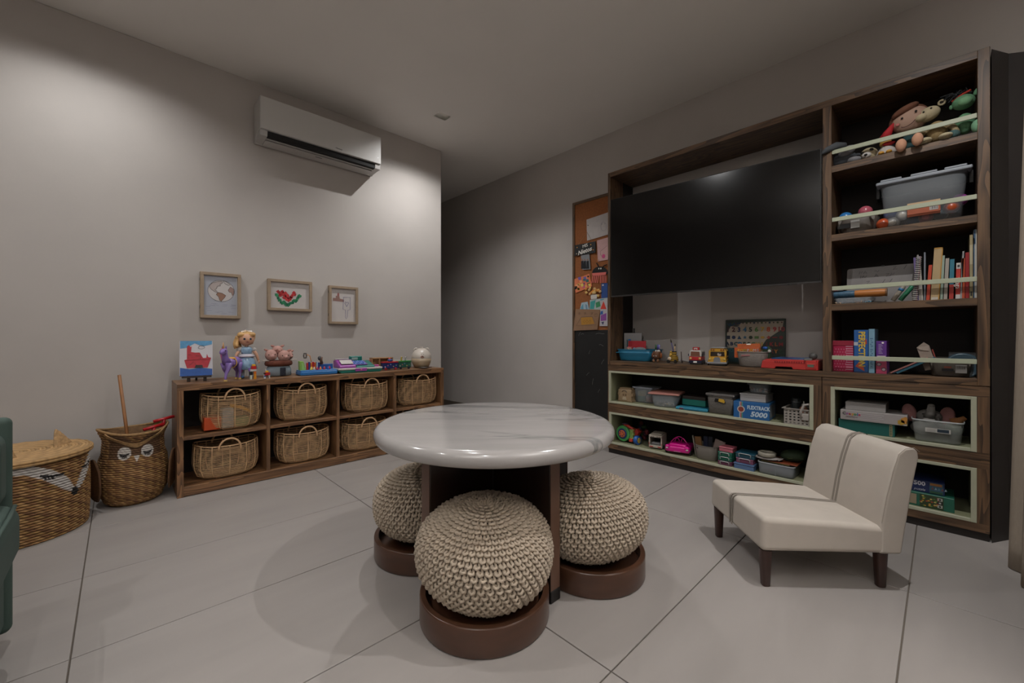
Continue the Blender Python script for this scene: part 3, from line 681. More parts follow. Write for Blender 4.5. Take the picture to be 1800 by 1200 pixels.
def frames():
    r = frame('f', 'tall pale wood frame with a hand drawn globe', .414, .659, 1.132, 1.461)
    w_, h = .245, .329; cx, cz, q = .125, .2, .08
    patch(r, [(.025, .024), (.22, .024), (.22, .305), (.025, .305)], '#9ea1ab', .0158)
    patch(r, circ(cx, cz, q, .078, 32), '#b9b4b2', .0154)
    line(r, circ(cx, cz, q, .078, 40), '#2c2a2c', .0011, closed=True, y=.0148)
    def land(pts, fill=None):
        P = [(cx + a * q, cz + b * q) for a, b in pts]
        if fill: patch(r, P, fill, .0150)
        line(r, P, '#2c2428', .0011, closed=True, y=.0145)
    land([(-.9, .35), (-.7, .65), (-.3, .82), (0, .9), (.1, .75), (-.1, .6), (-.05, .45), (-.3, .4), (-.35, .2), (-.5, .05), (-.35, -.02), (-.25, -.18), (-.5, -.1), (-.75, .1)], '#a79c98')
    land([(-.25, -.15), (.05, -.2), (.35, -.4), (.25, -.6), (.1, -.8), (0, -.97), (-.12, -.85), (-.2, -.55), (-.38, -.35)], '#8c6a58')
    land([(.7, .42), (.98, .2), (.97, -.2), (.85, -.4), (.78, -.1), (.62, -.08), (.52, .1)], '#9b8078')
    land([(.1, .92), (.4, .85), (.7, .6), (.55, .55), (.3, .68)], None)
    rr = random.Random(5)
    g = G()
    for k in range(18):
        x = rr.uniform(.03, .19); z = rr.uniform(.03, .11); g.tube([(x, .0152, z), (x + .03, .0152, z + rr.uniform(-.004, .004))], .0006, 4)
    g.build('drawing', mat('#7d8090', .8), r)
    r = frame('f', 'wide pale wood frame with a red and green paper collage', .836, 1.162, 1.205, 1.452, False)
    rr = random.Random(11)
    def sq(x, z, s, a, col, y): patch(r, [(x + s * math.cos(R(a + 90 * k)), z + s * math.sin(R(a + 90 * k))) for k in range(4)], col, y)
    for k in range(26):
        u = k / 25; x = .062 + u * .175; z = .135 - .075 * math.sin(u * math.pi) ** .7 + rr.uniform(-.01, .012) - (.01 if u < .5 else 0)
        sq(x, z, .014, rr.uniform(0, 90), ['#1d6b48', '#2a7a50', '#195a3e'][k % 3], .0156 - .0002 * (k % 4))
    for x, z in [(.075, .15), (.088, .14), (.10, .13), (.105, .152), (.115, .14), (.09, .122), (.12, .12), (.132, .11), (.143, .125), (.15, .105), (.137, .092), (.16, .095), (.118, .105), (.172, .115), (.182, .132), (.19, .15), (.195, .135), (.15, .085), (.165, .105), (.128, .142)]:
        sq(x, z, .015, rr.uniform(0, 90), ['#a92a2c', '#b83436', '#982428'][int(x * 999) % 3], .0147 - .0002 * rr.randint(0, 3))
    r = frame('f', 'narrow pale wood frame with a brown castle and a blue heart drawing', 1.3, 1.553, 1.108, 1.438)
    patch(r, [(.035, .20), (.13, .195), (.13, .215), (.095, .222), (.09, .245), (.06, .245), (.06, .225), (.036, .225)], '#84645c')
    patch(r, [(.072, .245), (.09, .245), (.09, .262), (.082, .275), (.073, .262)], '#8a5550')
    bl = '#4c4a86'
    line(r, [(.125, .235), (.185, .24), (.185, .13), (.165, .125), (.158, .06), (.15, .045), (.143, .06), (.145, .125), (.122, .13), (.125, .235)], bl, .0012)
    line(r, [(.155, .155), (.138, .185), (.145, .198), (.155, .188), (.166, .198), (.172, .185), (.155, .155)], bl, .0012)
frames()
# ---------------------------------------------------------------- woven floor baskets
def weave(rf, h, rows, strands, amp, n=260, sub=5, tw=1.0):
    "surface of twisted seagrass rows; rf(t) radius at height share t; returns mesh builder and (angle, z) of every vertex"
    m = rows * sub; V = []; info = []
    for j in range(m + 1):
        t = j / m; row = t * rows; fr = row % 1; k = int(row)
        for i in range(n):
            a = 2 * math.pi * i / n; u = (a / (2 * math.pi) * strands + fr * .8 * tw + (k % 2) * .5) % 1
            b = math.sin(math.pi * fr) ** .6 * (.35 + .65 * math.sin(math.pi * u) ** .7)
            r = rf(t) + amp * b; V.append((r * math.cos(a), r * math.sin(a), h * t)); info.append((a, h * t, b, k, int(a / (2 * math.pi) * strands + fr * .8 + (k % 2) * .5)))
    g = G(); g.add(V, [(j * n + i, j * n + (i + 1) % n, (j + 1) * n + (i + 1) % n, (j + 1) * n + i) for j in range(m) for i in range(n)])
    g.add([(rf(0) * math.cos(2 * math.pi * i / 48), rf(0) * math.sin(2 * math.pi * i / 48), .001) for i in range(48)], [tuple(range(48))]); info += [(0, 0, 0, 0, 0)] * 48
    return g, info
def inpoly(x, y, P):
    c = False; j = len(P) - 1
    for i in range(len(P)):
        if (P[i][1] > y) != (P[j][1] > y) and x < (P[j][0] - P[i][0]) * (y - P[i][1]) / (P[j][1] - P[i][1]) + P[i][0]: c = not c
        j = i
    return c
TONES = [srgb(c) for c in ('#9a7448', '#8a6238', '#a5804f', '#7a5430', '#93703f', '#6e4a2a')]
def colour(info, paint, dark=1.0):
    out = []
    for a, z, b, k, s in info:
        deg = (math.degrees(a) + 90 + 180) % 360 - 180
        c = TONES[(s * 7 + k * 13) % 6]; f = (.55 + .5 * b) * dark
        c = tuple(v * f for v in c)
        p = paint(deg, z)
        if p: c = tuple(v * (.75 + .25 * b) for v in srgb(p))
        out.append(c)
    return out
VC = mat('#ffffff', .75, vcol=True, var=.1, vs=60)
def fox():
    r = root('fox_basket', 'round lidded seagrass basket with a painted white fox face beside the green sofa', 'basket', (-.385, 3.25, 0), 55); r.scale = (.96, .96, 1)
    g, info = weave(lambda t: .268 + .006 * math.sin(math.pi * t), .388, 30, 64, .010, n=448)
    W1 = [(-58, .37), (-47.6, .381), (-36.7, .382), (-21.3, .342), (-8.9, .29), (-1.5, .232), (-1.0, .194), (-11.6, .23), (-28.8, .305), (-41.3, .344), (-56, .350)]
    W2 = [(-x, z) for x, z in W1]
    def paint(a, z):
        if (a / 4.2) ** 2 + ((z - .203) / .021) ** 2 < 1: return '#0d0c0c'
        for s in (1, -1):
            x = a * s
            # closed eye: lid line with lashes
            if -31 < x < -11:
                lid = .312 + .0007 * (x + 21) ** 2 / 10 * 1.0 - .0008 * (x + 21)
                if abs(z - lid) < .0055: return '#161314'
                for q in (-29, -26, -23): 
                    if abs(x - q + (z - lid) * 160) < 1.2 and -.018 < z - lid < 0: return '#161314'
        if inpoly(a, z, W1) or inpoly(a, z, W2): return '#b9b3ae'
        return None
    g.build('woven_body', VC, r, smooth=True, fix=False, cols=colour(info, paint))
    # lid: braided coil rings
    g = G(); cols = []
    k = 0; rr = .282
    while rr > .006:
        b = len(g.v); n = max(16, int(rr * 420)); pts = [(rr * math.cos(2 * math.pi * i / n), rr * math.sin(2 * math.pi * i / n), .405 + .0015 * math.sin(i * 1.3)) for i in range(n)]
        g.tube(pts, .0085, 6, True); 
        for i in range(n):
            f = (.8 + .35 * ((i * 3 + k) % 3) / 2)
            for q in range(6): cols.append(tuple(v * f for v in srgb('#a8865a')))
        rr -= .0135; k += 1
    g.build('lid', VC, r, smooth=True, fix=False, cols=cols)
    g = G(); cols = []
    for z, rad in ((.402, .288), (.389, .2875)):
        n = 160; g.tube([(rad * math.cos(2 * math.pi * i / n), rad * math.sin(2 * math.pi * i / n), z) for i in range(n)], .0075, 6, True)
        for i in range(n):
            for q in range(6): cols.append(tuple(v * (.75 if i % 4 < 1 else 1.05) for v in srgb('#a27f52')))
    g.build('lid_band', VC, r, smooth=True, fix=False, cols=cols)
    for s in (-1, 1):     # ears
        S = []
        for j in range(12):
            t = j / 11; w_ = .052 * (1 - t) ** .75 + .003; q = []
            for k in range(10):
                a = 2 * math.pi * k / 10; q.append((s * .155 + w_ * math.cos(a) - s * .02 * t, -.10 + .018 * math.sin(a) * (1 - t * .7) + .02 * t, .41 + .085 * t + .0025 * (j % 2)))
            S.append(q)
        e = G().ring(S); e.build('ear', mat('#a08058', .75, var=.3, vs=70), r, smooth=False)
fox()
def owl():
    r = root('owl_basket', 'open seagrass owl basket with painted closed eyes and wing flaps, holding sticks', 'basket', (.065, 3.42, 0), 12); r.scale = (.84, .84, 1)
    K = [(0, .125), (.06, .155), (.2, .184), (.4, .192), (.6, .182), (.75, .164), (.87, .160), (1, .186)]
    def rf(t):
        for (a, b), (c, d) in zip(K, K[1:]):
            if t <= c: u = (t - a) / (c - a); u = u * u * (3 - 2 * u); return b + (d - b) * u
        return K[-1][1]
    hgt = .425
    g, info = weave(rf, hgt, 34, 46, .009, n=322, sub=5)
    # ear points: rim rises at the two sides
    V = g.v
    for i, (x, y, z) in enumerate(V):
        if z > .3: 
            lift = (z - .3) / .125; V[i] = (x, y, z + .03 * lift * (abs(x) / .19) ** 3)
    def paint(a, z):
        for s, c in ((1, -30), (1, 12)):
            if ((a - c) / 12.5) ** 2 + ((z - .318) / .036) ** 2 < 1:
                x = a - c; lid = .306 + .00012 * (x) ** 2
                if abs(x) < 9 and abs(z - lid) < .005: return '#1a1412'
                for q in (-7, -4, -1, 2):
                    if abs(x - q + (z - lid) * 150) < 1.3 and -.014 < z - lid < 0: return '#1a1412'
                return '#c2bcb6'
        if inpoly(a, z, [(-13.5, .300), (-3, .297), (-8.3, .264)]): return '#c8c2bc'
        if z > .285 and -62 < a < 45 : return '#5d4128' if (z > .30 or abs(a + 9) > 22) and z < .36 + .003 * abs(a + 9) else None
        return None
    g.build('woven_body', VC, r, smooth=True, fix=False, cols=colour(info, paint, .95))
    inner = G().lathe([(rf(t / 12) - .004, hgt * t / 12) for t in range(1, 13)], 40, cap=False); inner.build('inner_weave', mat('#6d5133', .85, var=.3, vs=60), r, smooth=True, fix=False)
    # brow band: flared V over the eyes, and rim
    def ptl(a, z, e): t = min(1, z / hgt); q = rf(t) + e; return (q * math.sin(R(a)), -q * math.cos(R(a)), z)
    br = mat('#8f6f48', .8, var=.25, vs=80)
    for s in (-1, 1):
        S = []
        for k in range(12):
            u = k / 11; a = -9 + s * 50 * u; z = .358 + .075 * u ** 1.4; hh = .012 - .004 * u
            S.append([ptl(a, z - hh, .010), ptl(a, z - hh, .017), ptl(a, z + hh, .022), ptl(a, z + hh, .012)])
        G().ring(S).build('brow_band', br, r, smooth=False)
    pts = []
    for i in range(60):
        a = 2 * math.pi * i / 60; x, y = (rf(1) + .004) * math.cos(a), (rf(1) + .004) * math.sin(a); pts.append((x, y, hgt + .03 * (abs(x) / .19) ** 3))
    G().tube(pts, .0075, 6, True).build('rim', br, r, smooth=True)
    for s in (-1, 1):    # wings
        S = []; n = 20
        for lay, e in ((0, .010), (1, .022)):
            S.append([ptl(-9 + s * (66 + 17 * math.cos(R(a))), .175 + .115 * math.sin(R(a)), e + .018 + .012 * (1 + math.sin(R(a))) * 1.0) for a in range(0, 360, 18)])
        G().ring(S).build('wing', mat('#6b4827', .8, var=.4, vs=50, stretch=(1, 1, 4)), r, smooth=False)
        G().tube([ptl(-9 + s * (66 + 18 * math.cos(R(a))), .175 + .12 * math.sin(R(a)), .038 + .012 * (1 + math.sin(R(a)))) for a in range(0, 360, 15)], .006, 5, True).build('wing_edge', mat('#5c3f26', .8), r)
    b = G().tube([(.052, 3.45, .05), (.035, 3.455, .4), (.0, 3.47, .765)], [.0085, .0085, .0085], 8)
    tag(b.build('wooden_stick', mat('#8a5c34', .5, var=.1, vs=20), smooth=True), 'tall thin wooden stick standing up from the owl basket', 'stick')
    for i, (x, y, zz, a, lab) in enumerate([(.155, 3.36, .44, 20, 'red plastic handle resting on the owl basket rim, lower one'), (.205, 3.41, .475, 12, 'red plastic handle sticking out highest from the owl basket')]):
        g = G().tube([(-.052, 0, -.006), (.052, 0, .010)], .0095, 8); b = len(g.v)
        q = root('toy_rod', lab, 'toy', (x, y, zz), a, 'red toy handles in the owl basket')
        g.build('grip', mat('#a8161e', .3), q, smooth=True)
        G().tube([(.0, 0, 0), (-.004, .01, -.07), (-.01, .01, -.25)], .009, 8).build('shaft', mat('#9a141c', .35), q, smooth=True)
    
owl()
# ---------------------------------------------------------------- small-thing helpers
def cr(name, label, cat, a, b, X, z, group=None, rz=0):
    y0, y1 = YX(a, X), YX(b, X); return root(name, label, cat, (X, (y0 + y1) / 2, z), -90 + rz, group), y0 - y1
def qr(name, label, cat, a, b, Y, group=None, rz=0, z=None):
    x0, x1 = XY(a, Y), XY(b, Y); return root(name, label, cat, ((x0 + x1) / 2, Y, (QZ if z is None else z) + .0005), rz, group), x1 - x0
def pm(c, r=.4, **k): return mat(c, r, **k)
def cbox(p, name, x0, y0, z0, x1, y1, z1, col, bev=.002, rough=.45, **k):
    return G().box(x0, y0, z0, x1, y1, z1).build(name, col if not isinstance(col, str) else pm(col, rough), p, bev=bev, **k)
def openbin(p, w, d, h, m, name='bin_body', taper=.86, rim=.006, P=5, wall=.003, n=40, rimm=None):
    g = G().lathe([(.001, .001), (taper * .96, .001), (taper, .006), (.975, h - .004), (.965, h - .003), (taper - .03, .008), (.001, .006)], n, (0, d / 2, 0), w / 2, d / 2, p=P)
    o = g.build(name, m, p, smooth=False, bev=0)
    for q in o.data.polygons: q.use_smooth = abs(q.normal.z) < .7
    g = G(); S = []
    for rr, z in [(.96, h - .006), (1.0, h - .006), (1.0, h), (.96, h)]:
        S.append((rr, z))
    G().lathe(S + [S[0]], n, (0, d / 2, 0), w / 2, d / 2, cap=False, p=P).build('rim', rimm or m, p)
    return o
CLEAR = mat('#a9b0b6', .25, alpha=.42, spec=.6)
CLEAR2 = mat('#8e9296', .3, alpha=.55)
def clearbox(p, w, d, h, m=None, lid=None, taper=.92):
    m = m or CLEAR; openbin(p, w, d, h, m, taper=taper)
    if lid is not None:
        G().box(-w / 2 - .003, -.003, h, w / 2 + .003, d + .003, h + .012).build('lid', lid, p, bev=.004)
def crinkle(p, name, c, r, m, **k): return G().ell(c, r, 14, 9).build(name, m, p, smooth=True, **k)
def eyes(p, pts, rad=.004, col='#0c0a0a'):
    for q in pts: G().ell(q, rad, 8, 6).build('eye', pm(col, .2), p, smooth=True)
# ---------------------------------------------------------------- toys on top of the low shelf
def qtoys():
    # painting on little easel
    r, w_ = qr('toy_painting', 'small canvas painting of a red boat on blue sea standing on a little dark easel', 'painting', 313, 376, 3.40, rz=-6)
    tilt = root_child(r, 'canvas_board', (0, 0, .035), (-14, 0, 0))
    h = .235; hw = w_ / 2 * .93
    G().box(-hw, -.012, 0, hw, .004, h).build('canvas', mat('#b9b6ba', .7), tilt, bev=.002)
    def P(pts, c, y=-.0125): G().prism([(-hw + a * 2 * hw, b * h) for a, b in pts], y - .0006, y + .0004).build('brushwork', mat(c, .6, var=.15, vs=60), tilt)
    P([(.02, .78), (.2, .80), (.45, .93), (.7, .84), (.98, .9), (.98, 1), (.02, 1)], '#4a86ae')
    P([(.02, 0), (.98, 0), (.98, .18), (.6, .22), (.3, .19), (.02, .24)], '#1c4c92')
    P([(.14, .45), (.22, .47), (.22, .84), (.27, .88), (.33, .82), (.36, .84), (.34, .68), (.46, .66), (.6, .66), (.7, .50), (.8, .50), (.82, .62), (.86, .52), (.95, .5), (.84, .22), (.22, .22)], '#a01c2a', -.0135)
    P([(.45, .22), (.7, .22), (.68, .30), (.48, .30)], '#1a0e12', -.0145)
    for L in ([(.16, .44), (.9, .46)], [(.3, .3), (.42, .4), (.5, .3)], [(.24, .6), (.33, .6)], [(.48, .56), (.62, .56), (.62, .46)], [(.55, .8), (.6, .86), (.7, .86), (.76, .8), (.68, .76), (.58, .77), (.55, .8)]):
        G().tube([(-hw + a * 2 * hw, -.0142, b * h) for a, b in L], .0009, 4).build('outline', mat('#3c1820', .7), tilt)
    dk = pm('#2a1c14', .6)
    for x in (-.04, .045): G().box(x - .009, -.02, 0, x + .009, -.004, .038).build('easel_foot', dk, r, bev=.001)
    G().box(-.075, -.03, .026, .08, .01, .036).build('easel_ledge', dk, r, bev=.001); G().tube([(0, .03, .09), (0, .09, 0)], .006, 6).build('easel_leg', dk, r)
    # unicorn
    r, w_ = qr('unicorn_toy', 'purple plastic unicorn with golden horn standing beside the blonde doll', 'toy', 388, 426, 3.335, rz=48)
    pu = pm('#7d64a4', .35, var=.06, vs=20)
    g = G().tube([(-.062, 0, .115), (-.03, 0, .12), (.01, 0, .118), (.052, 0, .125), (.07, 0, .13)], [.02, .031, .029, .034, .020], 12)
    g.tube([(-.05, 0, .12), (-.068, 0, .155), (-.072, 0, .185), (-.08, -.004, .20)], [.028, .019, .016, .018], 10)
    g.ell((-.098, -.008, .197), (.032, .016, .018), 12, 8, ('Y', -22))
    g.build('body', pu, r, smooth=True)
    for x, y, kx in [(-.058, -.018, -.085), (-.05, .018, -.03), (.052, -.018, .06), (.06, .018, .085)]:
        G().tube([(x, y, .118), (x + (kx - x) * .3, y, .075), (kx, y, .05), (kx - .006, y, .018), (kx - .004, y, .006)], [.022, .013, .0085, .007, .010], 8).build('leg', pu, r, smooth=True)
        G().lathe([(.011, .0), (.0095, .012)], 10, (kx - .006, y, 0)).build('hoof', pm('#b89a5a', .3), r)
    G().lathe([(.007, 0), (.0045, .02), (.001, .046)], 8, (-.09, -.003, .212)).build('horn', pm('#c08a50', .3), r, smooth=True)
    for s in (-1, 1): G().ell((-.075, s * .012, .222), (.005, .004, .012), 6, 5).build('ear', pu, r, smooth=True)
    eyes(r, [(-.10, -.023, .203)], .004, '#20102c')
    G().tube([(-.062, .018, .215), (-.05, .026, .17), (-.045, .024, .125), (-.055, .022, .09)], [.010, .014, .010, .004], 8).build('mane', pm('#d06aa8', .5), r, smooth=True)
    G().tube([(.078, 0, .135), (.105, 0, .12), (.108, 0, .07), (.10, 0, .04)], [.008, .016, .014, .004], 8).build('tail', pm('#b84a94', .5), r, smooth=True)
    G().ell((.0, 0, .146), (.03, .026, .010), 12, 6).build('saddle', pm('#c8913c', .4), r, smooth=True)
    G().tube([(.0, math.cos(a) * .035, .118 + .035 * math.sin(a)) for a in [k * .5236 for k in range(12)]], .003, 5, True).build('saddle_strap', pm('#c8a04a', .4), r)
    # blonde doll
    r, w_ = qr('doll', 'blonde doll with small crown in a shiny pale blue dress beside the purple unicorn', 'doll', 414, 452, 3.43, rz=-4)
    r.scale = (1.13, 1.13, 1.13)
    sk = pm('#c29478', .5); bl = pm('#7e9bb4', .22, var=.2, vs=70)
    for s in (-1, 1):
        G().tube([(s * .02, 0, .10), (s * .022, 0, .03), (s * .022, -.004, .008)], [.014, .011, .010], 8).build('leg', pm('#a9b4c0', .5), r, smooth=True)
        G().ell((s * .022, -.010, .009), (.011, .022, .009), 10, 6).build('shoe', pm('#4a78a8', .3), r, smooth=True)
        G().tube([(s * .034, 0, .178), (s * .052, -.006, .150), (s * .062, -.022, .108)], [.011, .0095, .007], 8).build('arm', sk, r, smooth=True)
        G().ell((s * .064, -.026, .10), (.006, .006, .011), 8, 6).build('hand', sk, r, smooth=True)
        G().ell((s * .037, 0, .178), (.017, .016, .015), 10, 7).build('puff_sleeve', pm('#a9a3a0', .4), r, smooth=True)
    G().lathe([(.056, .055), (.060, .058), (.048, .10), (.036, .135), (.025, .145)], 20, cap=True).build('skirt', bl, r, smooth=True)
    G().lathe([(.024, .142), (.028, .160), (.034, .180), (.024, .194), (.010, .198)], 16).build('bodice', bl, r, smooth=True)
    G().lathe([(.044, .132), (.048, .139), (.028, .152)], 16).build('sash', pm('#b6b0b8', .4), r, smooth=True)
    G().tube([(0, 0, .19), (0, 0, .21)], .010, 8).build('neck', sk, r)
    G().ell((0, -.004, .245), (.043, .040, .042), 18, 12).build('head', sk, r, smooth=True)
    ha = pm('#c49a62', .45, var=.2, vs=50)
    g = G().ell((0, .010, .258), (.050, .044, .043), 18, 12); g.ell((-.03, -.012, .272), (.022, .026, .018), 12, 8); g.ell((.026, -.014, .274), (.022, .026, .016), 12, 8)
    g.build('hair', ha, r, smooth=True)
    for k, (x, y) in enumerate([(-.046, -.002), (-.052, .015), (-.030, .03), (.0, .036), (.034, .028)]):
        G().tube([(x + .006 * math.cos(t), y + .006 * math.sin(t), .262 - .0155 * t) for t in [i * .6 for i in range(9 - abs(k - 1))]], .012, 7).build('curl', ha, r, smooth=True)
    eyes(r, [(-.015, -.0395, .246), (.017, -.0395, .246)], .0068, '#1a2c44')
    G().ell((0, -.044, .236), (.004, .004, .003), 6, 5).build('nose', sk, r, smooth=True); G().ell((.001, -.041, .226), (.009, .003, .0025), 8, 5).build('mouth', pm('#8c3a44', .4), r, smooth=True)
    g = G()
    for k in range(7): a = R(-60 + 20 * k); g.lathe([(.003, 0), (.001, .012 + .008 * (k == 3))], 6, (.03 * math.sin(a), -.008 - .012 * math.cos(a), .293 - .004 * abs(k - 3) / 3))
    g.build('crown', pm('#c8ccd0', .15, metal=.8), r)
    # brick figures
    def brick(p, x, z, w_, d, h, c): G().box(x - w_ / 2, -d / 2, z, x + w_ / 2, d / 2, z + h).build('brick', pm(c, .3), p, bev=.0008)
    r, w_ = qr('brick_figure', 'tallest toy brick figure in red, yellow and black in front of the doll', 'toy', 438, 451, 3.30, 'toy brick figures')
    for b in [(-.012, 0, .012, .02, .03, '#b9bcae'), (.012, 0, .014, .02, .036, '#d08a28'), (-.010, .03, .016, .022, .02, '#141414'), (.011, .036, .015, .022, .018, '#c86a24'), (0, .055, .036, .024, .014, '#b8b4b0'), (.004, .069, .03, .024, .022, '#b01c20'), (.004, .091, .02, .022, .012, '#d8a428'), (-.022, .056, .008, .016, .022, '#7a5aa4')]: brick(r, *b)
    r, w_ = qr('brick_figure', 'short toy brick figure in red, white and yellow in front of the pig bag', 'toy', 462, 476, 3.30, 'toy brick figures')
    for b in [(-.014, 0, .010, .02, .026, '#c0c4c8'), (.014, 0, .010, .02, .026, '#b8b4b0'), (-.014, .012, .009, .022, .01, '#2458a4'), (.001, .022, .034, .024, .02, '#a81c20'), (-.014, .03, .008, .026, .01, '#141414'), (.0, .042, .016, .02, .012, '#d8a428'), (-.008, .052, .006, .014, .014, '#b8b4b0')]: brick(r, *b)
    # toy cottage bag with the pigs
    r, w_ = qr('cottage_bag', 'soft toy cottage with a brown roof rim and dark door holding three pink crochet pigs', 'toy', 466, 513, 3.43)
    G().lathe([(.05, .002), (.085, .006), (.084, .05), (.076, .072), (.05, .078)], 28, sx=1, sy=.6).build('cottage_wall', pm('#7b8790', .8, var=.08, vs=30, bump=.3, bs=300), r, smooth=True)
    G().box(-.004, -.058, .006, .034, -.047, .066).build('door', pm('#141b2a', .5), r, bev=.006, seg=3); G().ell((.026, -.060, .032), .0035, 6, 5).build('door_knob', pm('#c0c4c8', .2, metal=1), r)
    G().lathe([(.070, .074), (.090, .082), (.094, .094), (.090, .110), (.075, .118), (.06, .112)], 28, sx=1, sy=.66).build('roof_rim', pm('#5e3020', .85, var=.12, vs=40, bump=.3, bs=300), r, smooth=True)
    for s in (-1, 1): G().tube([(s * .07, -.03, .116), (s * .10, -.034, .122), (s * .116, -.03, .119)], .004, 6).build('rope_tie', pm('#b9aea2', .8), r, smooth=True)
    pk = pm('#b28a80', .85, var=.06, vs=120, bump=.5, bs=500); X0, Y0 = r.location.x, r.location.y
    for i, (x, y, z, sc, lab) in enumerate([(-.052, -.006, .158, 1.0, 'pink crochet pig on the left of the toy cottage'), (.030, -.02, .150, 1.05, 'pink crochet pig at the front right of the toy cottage'), (.0, .035, .185, 1.0, 'pink crochet pig highest at the back of the toy cottage'), (.070, .02, .152, .85, 'pink crochet pig at the right end of the toy cottage')]):
        q = root('crochet_pig', lab, 'toy', (X0 + x, Y0 + y, QZ + z), [-14, -6, -10, 10][i], 'crochet pigs in the toy cottage')
        G().ell((0, 0, 0), (.040 * sc, .036 * sc, .042 * sc), 16, 10).build('head', pk, q, smooth=True)
        G().lathe([(.013 * sc, 0), (.013 * sc, .010), (.001, .011)], 12).tf(Matrix.Translation((.008, -.034 * sc, -.006)) @ Matrix.Rotation(R(90), 4, 'X')).build('snout', pm('#b98e86', .8), q, smooth=True)
        for s in (-1, 1): G().ell((s * .030 * sc, -.004, .038 * sc), (.017 * sc, .006, .009 * sc), 8, 6, ('Y', s * -25)).build('ear', pm('#a4776c', .8), q, smooth=True)
        eyes(q, [(-.014 * sc, -.033 * sc, .004), (.026 * sc, -.028 * sc, .006)], .0035)
    # blue activity toy
    r, w_ = qr('activity_toy', 'blue plastic water play toy with green slide beside the purple cash register', 'toy', 524, 588, 3.38, rz=-2)
    h = w_ / 2; bl = pm('#2a6aa8', .3)
    G().box(-h, -.07, 0, h, .07, .03).build('tray', bl, r, bev=.008, seg=3); G().box(-h + .004, -.066, .03, h - .004, .066, .038).build('tray_rim', pm('#3478b8', .3), r, bev=.003)
    G().prism([(-h + .01, .035), (-h + .055, .035), (-h + .035, .105), (-h + .008, .108)], -.02, .03).build('slide', pm('#7faa4c', .35), r, bev=.003)
    G().prism([(-h + .022, .04), (-h + .044, .04), (-h + .032, .096), (-h + .018, .096)], -.024, -.0205).build('slide_chute', pm('#8fba6a', .35), r)
    for k, c in enumerate(['#a82028', '#283a80', '#c86a2c', '#a82028', '#c05a28', '#9ab0c0', '#283a80']): G().box(-h + .062 + k * .014, .0, .036, -h + .074 + k * .014, .02, .092 + .006 * (k % 2)).build('peg', pm(c, .35), r, bev=.002)
    G().box(.0, .01, .036, h - .01, .05, .078).build('tank', pm('#24508e', .35), r, bev=.004); G().box(-.02, .01, .075, .05, .05, .09).build('tank_lid', pm('#c4702c', .35), r, bev=.003)
    G().tube([(-.035, .02, .10), (-.045, .02, .145), (-.065, .015, .155), (-.075, .01, .135)], .003, 6).build('hose', pm('#cf8a3a', .4), r, smooth=True)
    g = G()
    for k in range(4): g.ell((-.085 + .009 * math.cos(k * 1.57), .0, .148 + .016 * math.sin(k * 1.57)), (.006, .003, .014), 6, 5, ('Y', k * 90))
    g.build('spinner', pm('#55504c', .4), r, smooth=True)
    G().tube([(.035, .0, .082), (.03, -.004, .115), (.036, -.002, .135)], [.012, .010, .008], 8).build('brown_tap', pm('#5c4030', .5), r, smooth=True); G().ell((.022, 0, .125), (.016, .012, .018), 8, 6).build('dark_knob', pm('#3a3c40', .5), r, smooth=True)
    for k, (x, y, c) in enumerate([(-.055, -.045, '#c8b04a'), (-.03, -.035, '#b8b0a0'), (-.01, -.05, '#a82040'), (.015, -.04, '#c87a3a'), (.045, -.035, '#a82830'), (.07, -.045, '#2e50a0'), (-.04, -.015, '#d0a848'), (.085, -.03, '#b0182c')]):
        G().lathe([(.009, .036), (.009, .048), (.005, .052), (.0045, .060), (.001, .062)], 8, (x, y, 0)).build('peg_figure', pm(c, .4), r, smooth=True)
    # cash register
    r, w_ = qr('toy_cash_register', 'purple and teal toy cash register with white drawer rim', 'toy', 590, 664, 3.38, rz=-3)
    h = w_ / 2; pu = pm('#8c3f90', .35); te = pm('#17695e', .35); wh = pm('#b9b4b0', .4)
    G().prism([(-h + .02, 0), (h - .02, 0), (h - .002, .014), (h, .024), (-h, .024), (-h + .002, .014)], -.085, .085).build('drawer_base', te, r, bev=.004)
    G().box(-h - .002, -.09, .024, h + .002, .09, .040).build('white_rim', wh, r, bev=.006, seg=3)
    G().box(-.05, -.093, .012, .045, -.088, .037).build('drawer_plate', pu, r, bev=.002); G().ell((-.002, -.094, .024), (.005, .002, .005), 8, 5).build('drawer_knob', pm('#c8a030', .4), r)
    G().prism([(-.075, .040), (.085, .040), (.085, .098), (.035, .104), (-.07, .06)], -h + .01, -.035, 'x').build('scanner_block', pu, r, bev=.008, seg=3)
    G().prism([(-.08, .040), (.085, .040), (.085, .090), (.06, .092), (-.075, .052)], -.035, h - .06, 'x').build('key_slope', te, r, bev=.006, seg=3)
    G().box(-.045, .05, .085, .06, .085, .130).build('display_hood', te, r, bev=.008, seg=3); G().box(-.03, .047, .098, .02, .050, .118).build('display', pm('#8aa09a', .3), r, bev=.001)
    M = Matrix.Translation((-.05, -.06, .060)) @ Matrix.Rotation(R(16), 4, 'X')
    G().box(-.03, 0, 0, .095, .10, .004).tf(Matrix.Translation((.02, 0, 0)) @ M).build('key_panel', pm('#7a4a94', .35), r, bev=.002)
    for i in range(6):
        for j in range(3): G().box(0, 0, .004, .014, .022, .009).tf(Matrix.Translation((.02, 0, 0)) @ M @ Matrix.Translation((-.026 + i * .0185, .006 + j * .031, 0))).build('key', pm(['#4a6cb0', '#6a88c0'][(i + j) % 2], .35), r)
    G().prism([(-.06, .072), (.0, .099), (.0, .103), (-.06, .076)], -h + .03, -.055, 'x').build('card_label', wh, r)
    G().box(h - .05, -.05, .04, h - .012, -.01, .056).build('side_lever', pm('#a84a84', .4), r, bev=.004)
    G().box(-h + .01, .03, .104, -.06, .075, .112).build('receipt_tray', pm('#a9a2a4', .4), r, bev=.002)
